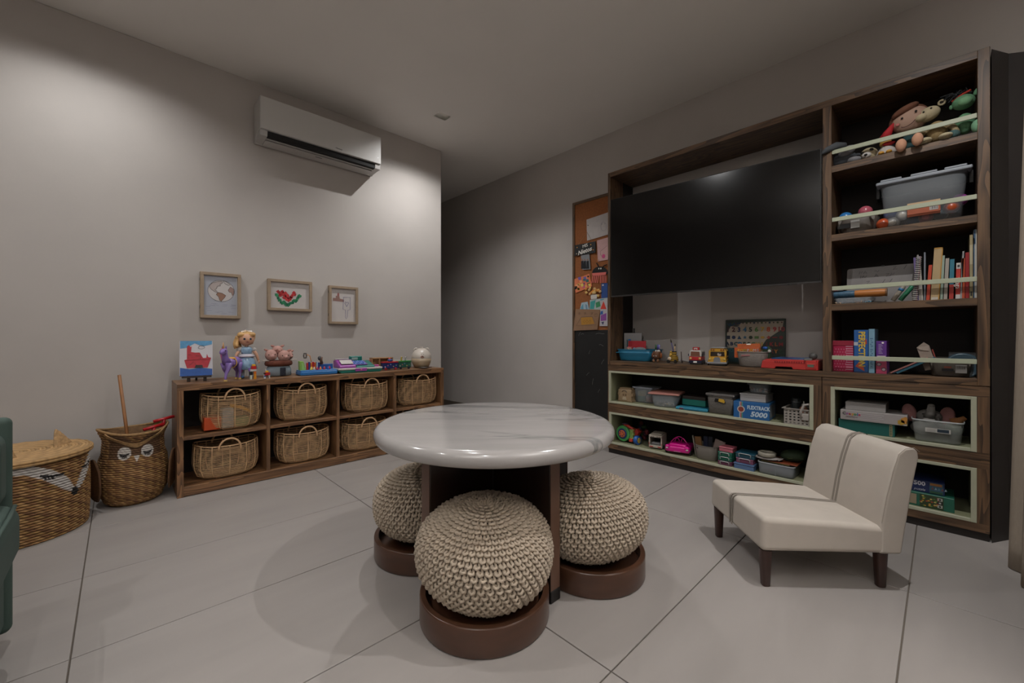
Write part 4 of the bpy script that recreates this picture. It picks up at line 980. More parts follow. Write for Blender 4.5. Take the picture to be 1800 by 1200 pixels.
    G().box(.0, .07, .03, -h - .05, .078, .036).build('red_handle', pm('#8c1c28', .4), r)
    # wooden toy car garage
    r, w_ = qr('wooden_toy', 'pale wooden open toy vehicle behind the small train wagons', 'toy', 652, 688, 3.46, rz=-4)
    h = w_ / 2; wd = pm('#a07a52', .5, var=.1, vs=25)
    for b in [(-h, -.03, .03, h, .03, .038), (-h, -.03, .10, h, .03, .108), (-h, -.03, .03, -h + .008, .03, .108), (-h * .3, -.03, .038, -h * .3 + .008, .03, .10), (h - .008, -.03, .03, h, .03, .108), (-h, .022, .038, h, .03, .10)]: G().box(*b).build('board', wd, r, bev=.001)
    for x in (-h * .6, h * .6): G().wheel((x, -.036, .02), .02, .008, 14, 'y').build('wheel', pm('#6a4426', .5), r, smooth=False)
    G().prism(circ(-h - .03, .04, .035, .05, 12, 90, 180) + [(-h, .03), (-h, .09)], -.025, .02).build('nose', pm('#8c4a44', .5), r)
    # tin train wagons
    for a, b, lab, c1, c2, c3 in [(671, 698, 'blue tin toy wagon with red rim nearest the cash register', '#1e2c66', '#a8242c', '#8a1c24'), (698, 720, 'green topped tin toy wagon with animal riders next to the white bear', '#26584c', '#2a7a3c', '#1c2030')]:
        r, w_ = qr('toy_wagon', lab, 'toy', a, b, 3.37 if a < 690 else 3.40, 'tin toy train', rz=-3); h = w_ / 2
        G().box(-h + .003, -.025, .016, h - .003, .025, .066).build('wagon_body', pm(c1, .35, var=.35, vs=80), r, bev=.002)
        G().box(-h, -.028, .064, h, .028, .074).build('rim', pm(c2, .35), r, bev=.002); G().box(-h - .004, -.02, .012, h + .004, .02, .018).build('chassis', pm('#14141c', .4), r)
        for x in (-h * .62, h * .62): G().wheel((x, -.030, .012), .012, .006, 12, 'y').build('wheel', pm(c3, .4), r)
        for k in range(5): G().ell((-h * .7 + k * h * .35, -.0255, .04 + .01 * ((k * 7) % 3 - 1)), (.005, .001, .006), 6, 4).build('printed_dot', pm(['#b8a8a0', '#a84a5c', '#6a8ab0', '#b89a50', '#5a9a70'][k], .5), r)
        if a < 690: G().ell((.005, 0, .085), (.026, .018, .013), 10, 7).build('rider', pm('#2c4a80', .5), r, smooth=True); G().ell((.0, 0, .098), (.012, .012, .01), 8, 6).build('rider', pm('#b0423c', .5), r, smooth=True)
        else:
            for x, c in ((-.02, '#b8a04a'), (.02, '#a8a8a4')): G().tube([(x, 0, .07), (x, 0, .098)], .008, 7).build('rider', pm(c, .5), r, smooth=True); G().ell((x, -.004, .104), (.009, .008, .008), 8, 6).build('rider', pm(c, .5), r, smooth=True); G().ell((x + .004, -.011, .106), .003, 5, 4).build('rider', pm('#1a1a1a'), r)
    r, w_ = qr('wooden_tray', 'thin white strip of tray behind the green toy wagon', 'tray', 690, 727, 3.52)
    cbox(r, 'tray_board', -w_ / 2, 0, .062, w_ / 2, .02, .075, '#b9b2aa'); cbox(r, 'tray_stand', -w_ / 2 + .01, .004, 0, w_ / 2 - .02, .02, .063, '#857c72')
    # white bear lamp and dish
    r, w_ = qr('bear_humidifier', 'round white bear shaped humidifier at the hallway end of the low shelf', 'ornament', 725, 756, 3.42, rz=-26)
    s = w_ / 2 * .97; G().ell((0, 0, s * 1.02), (s, s, s * .98), 24, 16).build('body', pm('#b9b0a6', .35), r, smooth=True)
    G().lathe([(s * .7, 0), (s * .95, s * .55), (s * 1.0, s * .95), (s * .9, s * .96)], 24).build('lower_shell', pm('#a08d74', .4), r, smooth=True)
    for q in (-1, 1): G().tube([(q * s * .55 + q * s * .22 * math.cos(R(a)), -.01, s * 1.78 + s * .2 * math.sin(R(a))) for a in range(-60, 241, 30)] if q > 0 else [(-s * .55 + s * .22 * math.cos(R(a)), -.01, s * 1.78 + s * .2 * math.sin(R(a))) for a in range(-60, 241, 30)], s * .07, 6).build('ear', pm('#b9b0a6', .35), r, smooth=True)
    for k in (-1, 0, 1): G().ell((k * .008, -.012, s * 2.02), (.004, .004, .012), 6, 5, ('Y', k * 30)).build('hair_tuft', pm('#b9b0a6', .35), r, smooth=True)
    G().ell((0, -s * .93, s * 1.12), (s * .2, s * .1, s * .17), 12, 8).build('muzzle', pm('#9a7868', .5), r, smooth=True); G().ell((0, -s * 1.02, s * 1.2), (s * .07, s * .04, s * .05), 8, 6).build('nose', pm('#2a2020', .3), r, smooth=True)
    eyes(r, [(-s * .1, -s * .93, s * 1.38), (s * .1, -s * .93, s * 1.38)], .003)
    r, w_ = qr('small_dish', 'flat dark dish with a white centre and short handle before the white bear', 'dish', 733, 757, 3.315)
    G().lathe([(.001, .002), (.03, .002), (.048, .010), (.05, .012), (.046, .012), (.03, .006), (.001, .006)], 28).build('dish_body', pm('#1c1a1a', .3), r, smooth=True); G().lathe([(.001, .007), (.040, .009), (.001, .011)], 24).build('white_insert', pm('#c0b8b2', .4), r, smooth=True)
    G().box(.046, -.006, .006, .085, .006, .011).build('handle', pm('#1c1a1a', .3), r, bev=.002)
def root_child(p, name, loc, rot):
    o = bpy.data.objects.new(name, None); COL.objects.link(o); o.parent = p; o.location = loc; o.rotation_euler = [R(a) for a in rot]; return o
qtoys()
# ---------------------------------------------------------------- soft toys on the highest open shelf
def plush():
    z = Z1 + .001; F = CX + .06
    def R_(a, b, name, lab, dx=F, rz=0, zz=z): return cr(name, lab, 'toy', a, b, dx, zz, 'soft toys on the highest shelf', rz)
    gy = pm('#3c4045', .85, bump=.4, bs=300); lg = pm('#77777a', .85, bump=.4, bs=300); ec = pm('#b0a384', .85, var=.08, vs=60, bump=.5, bs=450)
    # grey plush with its flipper over the rail
    r, w_ = R_(1460, 1502, 'plush_penguin', 'grey soft toy with one flipper over the rail, left end of the top shelf')
    G().ell((-.005, .035, .052), (.070, .05, .05), 16, 10).build('body', gy, r, smooth=True)
    G().ell((.02, .0, .085), (.045, .03, .028), 14, 9, ('Y', -25)).build('belly', lg, r, smooth=True)
    G().tube([(.01, -.01, .115), (-.025, -.045, .118), (-.06, -.07, .10), (-.093, -.078, .078)], [.022, .022, .017, .007], 9).build('flipper', pm('#4a4e52', .85, bump=.4, bs=300), r, smooth=True)
    G().ell((.055, .005, .025), (.035, .03, .022), 12, 8).build('foot', lg, r, smooth=True)
    # sloth-like head
    r, w_ = R_(1504, 1537, 'plush_bear', 'beige soft toy lying on its side with dark eyes and white snout')
    G().ell((.016, .02, .042), (.040, .034, .038), 16, 10, ('Y', 20)).build('head', ec, r, smooth=True); G().ell((.008, -.010, .032), (.022, .016, .018), 12, 8).build('snout', pm('#b8b4b0', .8), r, smooth=True)
    G().ell((.006, -.026, .030), (.008, .006, .006), 8, 6).build('nose', pm('#151515', .3), r, smooth=True)
    for q in ((-.010, -.004, .05), (.03, -.010, .058)): G().ell(q, (.010, .006, .008), 8, 6, ('Y', 30)).build('eye_patch', pm('#2a2420', .7), r, smooth=True)
    G().ell((-.04, .03, .035), (.035, .03, .034), 12, 8).build('body', gy, r, smooth=True)
    # rooster / red-hat doll
    r, w_ = R_(1541, 1577, 'plush_hen', 'small soft toy with a pointed red hat, yellow body and white skirt')
    G().lathe([(.045, .004), (.05, .012), (.034, .04), (.020, .06)], 16).build('skirt', pm('#a9a29c', .85), r, smooth=True); G().ell((-.005, 0, .075), (.026, .024, .026), 12, 8).build('body', pm('#b58a3c', .8), r, smooth=True)
    G().tube([(-.01, 0, .10), (.005, 0, .13), (.022, 0, .16), (.036, 0, .178)], [.026, .020, .012, .006], 9).build('hat', pm('#a81a22', .8), r, smooth=True); G().ell((.01, -.024, .062), (.028, .010, .012), 10, 6).build('scarf', pm('#9a1a22', .8), r, smooth=True)
    for s in (-.02, .012): G().ell((s, -.045, .010), (.014, .02, .010), 10, 6).build('foot', pm('#c08c34', .7), r, smooth=True)
    # rag doll
    sk = pm('#a98a78', .85, bump=.3, bs=500); hr = pm('#6d4532', .85, var=.1, vs=60, bump=.4, bs=400)
    r, w_ = R_(1578, 1622, 'rag_doll', 'large headed rag doll with brown hair and dangling bare peach feet')
    G().ell((.0, .02, .175), (.078, .05, .066), 22, 14, ('Y', -18)).build('head', sk, r, smooth=True)
    G().ell((-.006, .034, .188), (.083, .052, .070), 22, 14, ('Y', -18)).build('hair', hr, r, smooth=True); G().ell((-.02, -.004, .226), (.06, .034, .022), 14, 8, ('Y', -24)).build('fringe', hr, r, smooth=True)
    eyes(r, [(-.030, -.030, .178), (.024, -.032, .196)], .0055)
    G().tube([(-.018 + .03 * math.cos(R(a)) + .012, -.0345, .150 + .022 * math.sin(R(a)) + .012 * math.cos(R(a))) for a in range(205, 336, 13)], .0018, 5).build('mouth', pm('#4a2c28'), r)
    for q in ((-.048, -.022, .152), (.048, -.022, .178)): G().ell(q, (.010, .004, .008), 8, 6).build('cheek', pm('#b06a64', .8), r, smooth=True)
    G().lathe([(.045, .01), (.05, .03), (.034, .08), (.018, .12)], 16, (0, .03, 0)).build('dress', pm('#1f3f40', .85), r, smooth=True)
    for s in (-.026, .026):
        G().tube([(s, .0, .03), (s * 1.1, -.055, .035), (s * 1.15, -.078, .030)], .010, 8).build('leg', sk, r, smooth=True)
        G().ell((s * 1.2, -.090, .018 + s * .2), (.023, .022, .034), 14, 9).build('foot', pm('#b98a6e', .85, bump=.3, bs=500), r, smooth=True)
    # crochet monkey
    r, w_ = R_(1622, 1672, 'crochet_monkey', 'cream crochet monkey with round ears leaning on the rag doll')
    G().ell((-.03, .0, .172), (.046, .036, .036), 18, 12, ('Y', -22)).build('head', ec, r, smooth=True); G().ell((-.055, -.018, .158), (.028, .022, .020), 14, 9, ('Y', -15)).build('muzzle', ec, r, smooth=True)
    eyes(r, [(-.048, -.034, .178), (-.020, -.034, .188)], .0045)
    for q in ((-.062, .0, .190), (.018, .0, .215)):
        G().tube([(q[0] + .012 * math.cos(R(a)), q[1], q[2] + .012 * math.sin(R(a))) for a in range(0, 360, 40)], .005, 6, True).build('ear', ec, r, smooth=True); G().ell((q[0], q[1], q[2]), (.008, .003, .008), 8, 5).build('inner_ear', pm('#2c2620', .8), r, smooth=True)
    G().ell((0, .0, .068), (.042, .036, .055), 16, 10).build('body', pm('#8f7a54', .85, bump=.5, bs=450), r, smooth=True)
    for s in (-1, 1): G().tube([(s * .03, 0, .10), (s * .062, -.02, .06), (s * .07, -.03, .03)], [.015, .014, .014], 8).build('arm', pm('#9c8a68', .85, bump=.4, bs=450), r, smooth=True)
    for s in (-.042, .032): G().ell((s, -.052, .017), (.028, .034, .015), 12, 8).build('foot', ec, r, smooth=True)
    # green crochet dragon
    gn = pm('#5c8a66', .85, var=.06, vs=60, bump=.5, bs=450)
    r, w_ = R_(1676, 1717, 'crochet_dragon', 'green crochet creature with dark shaggy hair and red headband at the right end')
    G().ell((-.005, 0, .185), (.042, .038, .036), 18, 12).build('head', gn, r, smooth=True); G().ell((.0, -.028, .178), (.026, .018, .022), 12, 8).build('muzzle', pm('#6f9c74', .85, bump=.5, bs=450), r, smooth=True)
    G().tube([(-.045 + .008 * k, -.018 + .012 * abs(k - 4) / 4, .20 + .0042 * k) for k in range(9)], .006, 6).build('headband', pm('#a8301e', .8), r, smooth=True)
    G().ell((.044, .0, .222), (.014, .008, .022), 10, 7, ('Y', 35)).build('ear', gn, r, smooth=True); G().ell((-.048, .0, .175), (.008, .008, .012), 8, 6).build('ear', gn, r, smooth=True)
    g = G(); rr = random.Random(2)
    for k in range(26):
        a = rr.uniform(0, 1); x = -.035 + .06 * a; g.tube([(x, rr.uniform(-.02, .02), .212 + .008 * a), (x - .02, rr.uniform(-.03, .02), .235 + .01 * a), (x - rr.uniform(.02, .065), rr.uniform(-.03, .03), .215 + rr.uniform(-.02, .03))], .0028, 4)
    g.build('shaggy_hair', pm('#23272a', .9), r)
    G().ell((.0, .005, .075), (.036, .032, .052), 16, 10).build('body', gn, r, smooth=True)
    for q, t in (((-.04, -.04, .020), '#3f5a58'), ((.042, -.038, .034), '#6f9a7a')): G().ell(q, (.024, .022, .022 if t[1] == '3' else .034), 12, 8).build('leg', pm(t, .85, bump=.5, bs=450), r, smooth=True)
plush()
# ---------------------------------------------------------------- second shelf: bins with play balls
def shelf2():
    z = Z2 + .001; F = CX + .04
    r, w_ = cr('grey_bin', 'round taupe plastic basket of play balls left of the large clear tub', 'bin', 1467, 1545, F, z)
    tp = pm('#5c554e', .5); h = .105
    openbin(r, w_, .20, h, tp, taper=.8, P=2.6)
    cbox(r, 'label_tag', -.075 + .05, -.002 + .004, .03, -.035 + .05, .004 - .001 + .003, .075, '#9d9c98', .0005); cbox(r, 'dark_label', -.085, .004, .035, -.028, .008, .062, '#1a1a1c', .0005)
    for s in (-1, 1): G().prism([(s * w_ * .42, h - .008), (s * w_ * .30, h - .008), (s * w_ * .40, .045)], .002, .006).build('lattice_patch', pm('#7c766e', .5), r)
    ym = r.location.y
    for x, y, zz, c, lab in [(-.055, .06, .108, '#2f6fa8', 'blue play ball in the taupe basket'), (.035, .06, .125, '#a85260', 'pink play ball on top of the taupe basket'), (.0, .12, .085, '#8a8f94', 'grey play ball low in the taupe basket')]:
        tag(G().ell((0, 0, 0), .034, 16, 12).build('play_ball', pm(c, .25), smooth=True), lab, 'ball', 'play balls', (F + y, ym - x, z + zz))
    # clear tub
    r, w_ = cr('clear_tub', 'large clear plastic storage tub with a grey lid and black side latches', 'box', 1543, 1706, F + .01, z)
    d, h = .27, .245; openbin(r, w_ * .97, d, h, mat('#8b9094', .5, alpha=.34, spec=.4), taper=.88, P=9, n=56)
    lm = mat('#9aa0a8', .35, alpha=.8)
    G().box(-w_ / 2 - .008, -.010, h, w_ / 2 + .008, d + .006, h + .018).build('lid', lm, r, bev=.006, seg=3)
    for a, b in ((-.47, -.22), (-.12, .17), (.24, .47)): G().box(a * w_, -.004, h + .018, b * w_, d - .01, h + .03).build('lid_ridge', lm, r, bev=.004)
    for s in (-1, 1): G().box(s * (w_ / 2 - .004), .07, h - .055, s * (w_ / 2 + .014), .15, h + .01).build('latch', BLACK, r, bev=.004)
    G().box(-.055, -.002, .045, .07, .0005, .105).build('orange_card', mat('#a8583a', .6), r); G().box(-.055, -.0035, .105, .07, -.001, .118).build('card_flap', pm('#b89a78', .6), r); G().box(.030, -.0035, .066, .062, -.002, .090).build('barcode_label', pm('#c0bcb8', .6), r)
    for k in range(6): G().box(.034 + k * .0045, -.0042, .070, .0355 + k * .0045 + .001 * (k % 2), -.0036, .086).build('barcode_bar', BLACK, r)
    ym = r.location.y; rr = random.Random(9)
    cs = [(-.155, .04, .037, '#b8502c', 'orange'), (-.115, .045, .037, '#b8b4ac', 'white'), (-.125, .05, .085, '#254a8c', 'blue'), (-.075, .04, .068, '#b0aca4', 'cream'), (-.03, .06, .037, '#3a5c8c', 'slate blue'), (.015, .045, .04, '#a8464a', 'coral'), (-.09, .08, .10, '#1f6c68', 'teal'), (.11, .04, .070, '#b0502c', 'rust'), (.14, .05, .105, '#8a3a84', 'magenta'), (.07, .07, .05, '#1c3c44', 'dark teal')]
    for x, y, zz, c, nm in cs:
        tag(G().ell((0, 0, 0), .031, 16, 12).build('play_ball', pm(c, .3), smooth=True), nm + ' play ball inside the large clear tub', 'ball', 'play balls', (F + .01 + y, ym - x, z + zz))
shelf2()
# ---------------------------------------------------------------- third shelf: books and whiteboard
def shelf3():
    z = Z3 + .001; F = CX + .035
    r, w_ = cr('bead_organizer', 'clear divided plastic organizer of beads on the book shelf', 'box', 1464, 1536, F, z)
    openbin(r, w_, .12, .034, CLEAR, P=8)
    for k in range(1, 4): G().box(-w_ / 2 + k * w_ / 4 - .001, .004, .002, -w_ / 2 + k * w_ / 4 + .001, .116, .032).build('divider', CLEAR, r)
    rr = random.Random(1)
    for k, c in ((0, '#c0a890'), (2, '#c08a4a'), (3, '#5c8aa0')):
        g = G()
        for i in range(16): g.ell((-w_ / 2 + (k + .15 + .7 * rr.random()) * w_ / 4, .01 + .02 * rr.random(), .006 + .006 * rr.random()), .0035, 6, 4)
        g.build('beads', pm(c, .4), r, kind='stuff')
    r, w_ = cr('pencil_roll', 'blue and orange cylindrical pencil roll lying on the bead organizer', 'case', 1463, 1559, F + .02, z + .036)
    def cyl(a, b, c, rad=.022):
        g = G().wheel((0, 0, 0), rad, b - a, 18, 'x'); x0 = min(v[0] for v in g.v); return g.tf(Matrix.Translation((a - x0, .03, rad))).build('tube', c, r, smooth=False, bev=.001)
    cyl(-w_ / 2, -.02, pm('#33566e', .5, var=.3, vs=70)); cyl(-.02, w_ / 2 - .008, pm('#b06c2c', .5)); cyl(w_ / 2 - .008, w_ / 2, pm('#7a5636', .5), .023)
    r, w_ = cr('eraser', 'pink and grey eraser lump on top of the blue pencil roll', 'eraser', 1464, 1482, F + .03, z + .081); cbox(r, 'pink_half', -w_ / 2, 0, 0, 0, .02, .022, '#b07080', .004); cbox(r, 'grey_half', 0, 0, 0, w_ / 2, .02, .020, '#8a8a92', .004)
    # whiteboard
    r, w_ = cr('small_whiteboard', 'small scribbled whiteboard leaning behind the spiral notebook', 'board', 1488, 1618, F + .09, z)
    w_ = w_ * 1.02; q = root_child(r, 'tilt', (0, .02, 0), (-10, 0, 0)); hh = .222
    G().prism([(x, zz) for x, zz in [(-w_ / 2, 0), (w_ / 2, 0), (w_ / 2, hh)] + [(-w_ / 2 + .012 - .012 * math.sin(R(a)), hh - .012 + .012 * math.cos(R(a))) for a in range(0, 91, 30)]], -.004, .004).build('board_panel', pm('#6c6866', .35, var=.08, vs=12), q)
    mk = pm('#26242a', .6); rr = random.Random(4); g = G()
    for x, zz, sh in [(-.105, .185, 0), (-.085, .185, 1), (-.035, .188, 2), (.045, .196, 3), (-.09, .16, 2), (-.035, .16, 1), (.015, .158, 3), (.035, .16, 0), (-.07, .12, 3), (.0, .12, 4), (.03, .12, 4), (.09, .195, 4), (-.10, .158, 0)]:
        P = {0: [(0, 0), (.004, .018), (.010, .004), (.016, .016)], 1: [(0, 0), (.008, .018), (.016, .0), (.004, .006), (.014, .007)], 2: [(0, .006), (.006, .012), (.012, .0), (.02, .012)], 3: [(0, .016), (.014, .018), (0, 0), (.018, .003)], 4: [(0, 0), (.012, .022)]}[sh]
        g.tube([(x + a, -.0045, zz + b) for a, b in P], .0009, 4)
    g.build('marker_scribble', mk, q); cbox(q, 'hang_clip', -.006, -.006, hh - .002, .008, .003, hh + .006, '#2a2a2a', .001)
    # leaning markers
    for a, col, lab, x0 in ((-30, '#8c8478', 'grey marker with a blue cap leaning on the whiteboard', 1577), (-34, '#1f6a4a', 'green marker with white lettering leaning on the spiral notebook', 1590)):
        r, w_ = cr('thick_marker', lab, 'marker', x0 - 3, x0 + 3, F + .02, z, 'leaning markers'); b = G(); b.lathe([(.010, 0), (.011, .004), (.011, .085), (.008, .09), (.001, .09)], 12)
        o = b.build('barrel', pm(col, .4), r, smooth=True); o.rotation_euler = (0, R(-a), 0); o.location = (-.018, .01, .008)
        if a == -30: c = G().lathe([(.0125, .06), (.0125, .074), (.001, .075)], 12).build('blue_cap_ring', pm('#2a6c9c', .4), r, smooth=True); c.rotation_euler = o.rotation_euler; c.location = o.location
    r, w_ = cr('spiral_notebook', 'leaning spiral notebook with white wire coil beside the markers', 'notebook', 1601, 1612, F + .0, z); r.rotation_euler = (0, R(0), R(-90))
    q = root_child(r, 'tilt', (0, 0, 0), (0, 4, 0)); G().box(-.002, .0, .002, .006, .15, .238).build('cover', pm('#4a4a5a', .5), q); G().box(.0065, .0, .002, .010, .15, .238).build('back_cover', pm('#7a4a5c', .5), q)
    for k in range(23):
        zz = .008 + k * .0101; G().tube([(.003 + .010 * math.cos(R(t)), -.002 + .009 * math.sin(R(t)), zz) for t in range(0, 360, 45)], .0019, 5, True).build('wire_loop', pm('#c4c0ba', .3), q)
    # books: px left, px right at the foot, height m, lean, colour, label
    B = [(1611, 1615, .232, 3, '#5a4a7a', 'thin purple book just right of the spiral notebook', None),
         (1615.5, 1618.5, .245, 2, '#8a8480', 'thin grey folder right of the purple book', None),
         (1619, 1623, .20, 3, '#9a948c', 'thin off-white booklet in the folder group', None),
         (1624, 1627, .255, 0, '#6c7078', 'thin tall grey slip book left of the thick beige book', None),
         (1628, 1634, .185, -3, '#b03a20', 'thin red book leaning on the thick beige book', None),
         (1635.5, 1651, .272, -3, '#a8906a', 'thick beige book with yellow cover edge, widest on the shelf', 'thick'),
         (1652.5, 1657, .228, -2, '#8a9a8c', 'pale green paperback right of the thick beige book', None),
         (1658.5, 1665, .212, -2, '#9a9288', 'pale grey book with a tan top, third from the thick beige book', None),
         (1668, 1676, .205, -1, '#2a6a7c', 'teal book with a red foot band', 'teal'),
         (1679.5, 1687.5, .183, -1, '#b0342a', 'red and white book lettered Gaga on its spine', 'gaga'),
         (1688, 1690.5, .24, -2, '#8c8a8a', 'very thin grey book standing up behind the red lettered book', None),
         (1691, 1696, .205, 0, '#a84420', 'narrow orange book right of the lettered red book', None),
         (1697, 1703.5, .232, 0, '#8c1518', 'plain dark red book', None),
         (1704.5, 1710, .318, 0, '#8f8260', 'tall khaki beige book near the right end', 'tall'),
         (1711.5, 1717, .342, 0, '#a8a49a', 'tallest white and blue book against the right side panel', 'blue')]
    for a, b, h, lean, c, lab, sp in B:
        x0 = F + .005; r, w_ = cr('book', lab, 'book', a, b, x0, z, 'books on the third shelf'); w_ = max(.006, w_); dd = .17
        q = root_child(r, 'tilt', (0, 0, 0), (0, lean, 0)) if 0 else r
        r.rotation_euler = (R(lean) * 0, 0, R(-90)); 
        sh = math.tan(R(lean)); cv = pm(c, .5)
        def sb(name, x1, y1, z1, x2, y2, z2, m): g = G().box(x1, y1, z1, x2, y2, z2); g.v = [(v[0] - sh * v[2] * -1 * -1, v[1], v[2]) for v in g.v]; return g.build(name, m, r)
        t = min(.0018, w_ * .22)
        sb('spine', -w_ / 2, 0, 0, w_ / 2, .002, h, cv); sb('cover', -w_ / 2, .002, 0, -w_ / 2 + t, dd, h, cv); sb('cover', w_ / 2 - t, .002, 0, w_ / 2, dd, h, cv)
        sb('pages', -w_ / 2 + t, .002, .002, w_ / 2 - t, dd - .003, h - .002, pm('#b5ac9a', .8))
        if sp == 'thick': sb('yellow_edge', w_ / 2 - .004, -.001, 0, w_ / 2, .001, h, pm('#a87a2c', .5)); sb('yellow_edge', -w_ / 2, -.001, h - .006, w_ / 2, .001, h, pm('#a87a2c', .5)); sb('white_foot', -w_ / 2 + .003, -.0012, .001, w_ / 2 - .005, .0, .014, pm('#b8b0a4', .6))
        if sp == 'teal': sb('red_band', -w_ / 2, -.001, 0, w_ / 2, .001, .075, pm('#9c2c24', .5)); text('The Moon', .009, (sh * -.04, -.0018, .04), WHITE, r, rot=(0, -90, -90)) if 0 else None
        if sp == 'gaga':
            sb('white_band', -w_ / 2, -.001, h - .03, w_ / 2, .001, h, pm('#b8b4b0', .5)); sb('white_band', -w_ / 2, -.001, 0, w_ / 2, .001, .022, pm('#b8b4b0', .5)); sb('emblem', -.004, -.0016, h - .022, .004, -.0009, h - .010, pm('#2a2a30', .5))
            o = text('Gaga', .026, (0, -.0016, .078), WHITE, r, rot=(90, 90, 0)); 
        if sp == 'tall': sb('pale_band', -w_ / 2, -.001, .17, w_ / 2, .001, .268, pm('#aca184', .5)); sb('foot_mark', -.003, -.0016, .012, .003, -.0009, .034, pm('#1a1a1a', .5))
        if sp == 'blue': sb('blue_band', -w_ / 2, -.001, .27, w_ / 2 - .004, .001, h, pm('#34506c', .5)); sb('blue_strip', -w_ / 2, -.001, .0, -w_ / 2 + .003, .001, .30, pm('#3a5878', .5))
shelf3()
# ---------------------------------------------------------------- fourth shelf: boxed games
def carton(name, lab, cat, a, b, X, z, h, d, col, group=None, lid=False, rz=0):
    r, w_ = cr(name, lab, cat, a, b, X, z, group, rz); G().box(-w_ / 2, 0, 0, w_ / 2, d, h).build('carton', pm(col, .45) if isinstance(col, str) else col, r, bev=.0015, seg=1)
    return r, w_
def panel(r, x0, z0, x1, z1, col, y=-.0006, name='printed_panel', rough=.5):
    return G().box(x0, y, z0, x1, .0005, z1).build(name, pm(col, rough), r)
def shelf4():
    z = ZK + .001; F = CX + .03
    r, w_ = carton('gift_box', 'pink spotted and striped cardboard box at the left end of the games shelf', 'box', 1464.5, 1500, F + .02, z, .152, .16, '#9c1440')
    cbox(r, 'lid', -w_ / 2 - .002, -.002, .152, w_ / 2 + .002, .162, .182, '#86122e', .002)
    for i in range(5):
        for j in range(8): G().lathe([(.0022, 0), (.0022, .0006), (.0001, .0007)], 7).tf(Matrix.Translation((-w_ / 2 + .008 + i * .0125 + .006 * (j % 2) * .9, .0, .010 + j * .0175)) @ Matrix.Rotation(R(90), 4, 'X')).build('dot', pm('#c090a0', .5), r)
    for j in range(11): panel(r, w_ * .13, .012 + j * .0135, w_ / 2 - .001, .0165 + j * .0135, '#b88a98', name='stripe')
    r, w_ = carton('board_game', 'tall blue game box lettered PERFECTION in yellow', 'box', 1501, 1526.5, F + .01, z, .245, .2, '#1c5290', 'games on the fourth shelf')
    panel(r, -w_ / 2, 0, w_ / 2, .006, '#10284c'); text('PERFECTION', .040, (.002, -.001, .135), pm('#c8a83a', .5), r, rot=(90, 90, 0), sx=.88, off=.0012); G().prism([(.008, .155), (.026, .165), (.024, .195), (.012, .175)], -.0009, -.0004).build('printed_shape', pm('#a8402a'), r)
    G().prism([(-.026, .035), (-.008, .062), (.012, .030), (.016, .008)], -.0009, -.0004).build('printed_shape', pm('#b04a2c'), r); panel(r, -w_ / 2, .155, -.014, .175, '#a8aab0')
    r, w_ = carton('board_game', 'narrow light blue game box between the blue and the purple boxes', 'box', 1527, 1537.5, F, z, .250, .2, '#6f94a8', 'games on the fourth shelf')
    text('Hide and seek', .014, (.0, -.001, .13), pm('#24486c'), r, rot=(90, -90, 0), shear=.3) if 0 else None
    g = G()
    for k in range(16): g.box(-.004 + .003 * math.sin(k * 2), -.0009, .035 + k * .0105, .003 + .003 * math.sin(k * 3), -.0003, .040 + k * .0105)
    g.build('spine_lettering', pm('#3a5c7c'), r, kind='stuff')
    r, w_ = carton('board_game', 'purple and pink game box right of the light blue one', 'box', 1540, 1558.5, F, z, .182, .18, '#56287c', 'games on the fourth shelf')
    panel(r, -w_ / 2, 0, w_ / 2, .075, '#9c3452'); panel(r, -.018, .068, .018, .100, '#b8b0ae', -.001)
    for c, x in (('#c07a2c', -.006), ('#2c3a80', .004), ('#a82c2c', .012)): panel(r, x - .004, .072, x + .004, .092, c, -.0014)
    for q in ((-.010, .052), (.010, .024)): G().lathe([(.011, 0), (.011, .0006), (.0001, .0007)], 14).tf(Matrix.Translation((q[0], -.0004, q[1])) @ Matrix.Rotation(R(90), 4, 'X')).build('round_badge', pm('#3a3038'), r); G().lathe([(.007, 0), (.007, .0006), (.0001, .0007)], 12).tf(Matrix.Translation((q[0], -.0009, q[1])) @ Matrix.Rotation(R(90), 4, 'X')).build('badge_centre', pm('#a08890'), r)
    g = G(); [g.box(-.012, -.0009, .112 + k * .007, .006 - (k % 3) * .003, -.0003, .1145 + k * .007) for k in range(8)]; g.build('print_lines', pm('#a898b8'), r, kind='stuff'); G().ell((.006, -.001, .172), (.005, .0008, .005), 8, 5).build('printed_star', WHITE, r)
    # leaning flat books
    for i, (c, lab) in enumerate((('#a06a64', 'thin salmon picture book leaning steeply on the games shelf'), ('#1a3a4c', 'thin navy picture book leaning on the salmon one'), ('#28596a', 'teal picture book leaning lowest towards the taupe bin'))):
        r, w_ = cr('picture_book', lab, 'book', 1561 + i * 5.5, 1561 + i * 5.5 + 6, F + .03, z, 'leaning picture books'); t = [.005, .004, .009][i]
        q = G().box(0, 0, 0, t, .18, .175); q.tf(Matrix.Rotation(R(58), 4, 'Y')); q.tf(Matrix.Translation((0, 0, -min(v[2] for v in q.v)))); q.build('book_block', pm(c, .5), r, bev=.001, seg=1)
    # taupe bin with things
    r, w_ = cr('taupe_bin', 'taupe plastic bin of papers and plates at the right of the games shelf', 'bin', 1629, 1714, F, z)
    openbin(r, w_, .21, .095, pm('#4e4841', .4), taper=.82, P=3.2, rimm=pm('#77716a', .4)); panel(r, .018, .022, .058, .062, '#9d9b98', .002); panel(r, -.03, .03, .012, .042, '#15151a', .002)
    for k in range(5): panel(r, .024 + k * .006, .042, .0265 + k * .006, .057, '#2a2a2c', .0012)
    panel(r, -.022, .045, .004, .054, '#8c4634', .002)
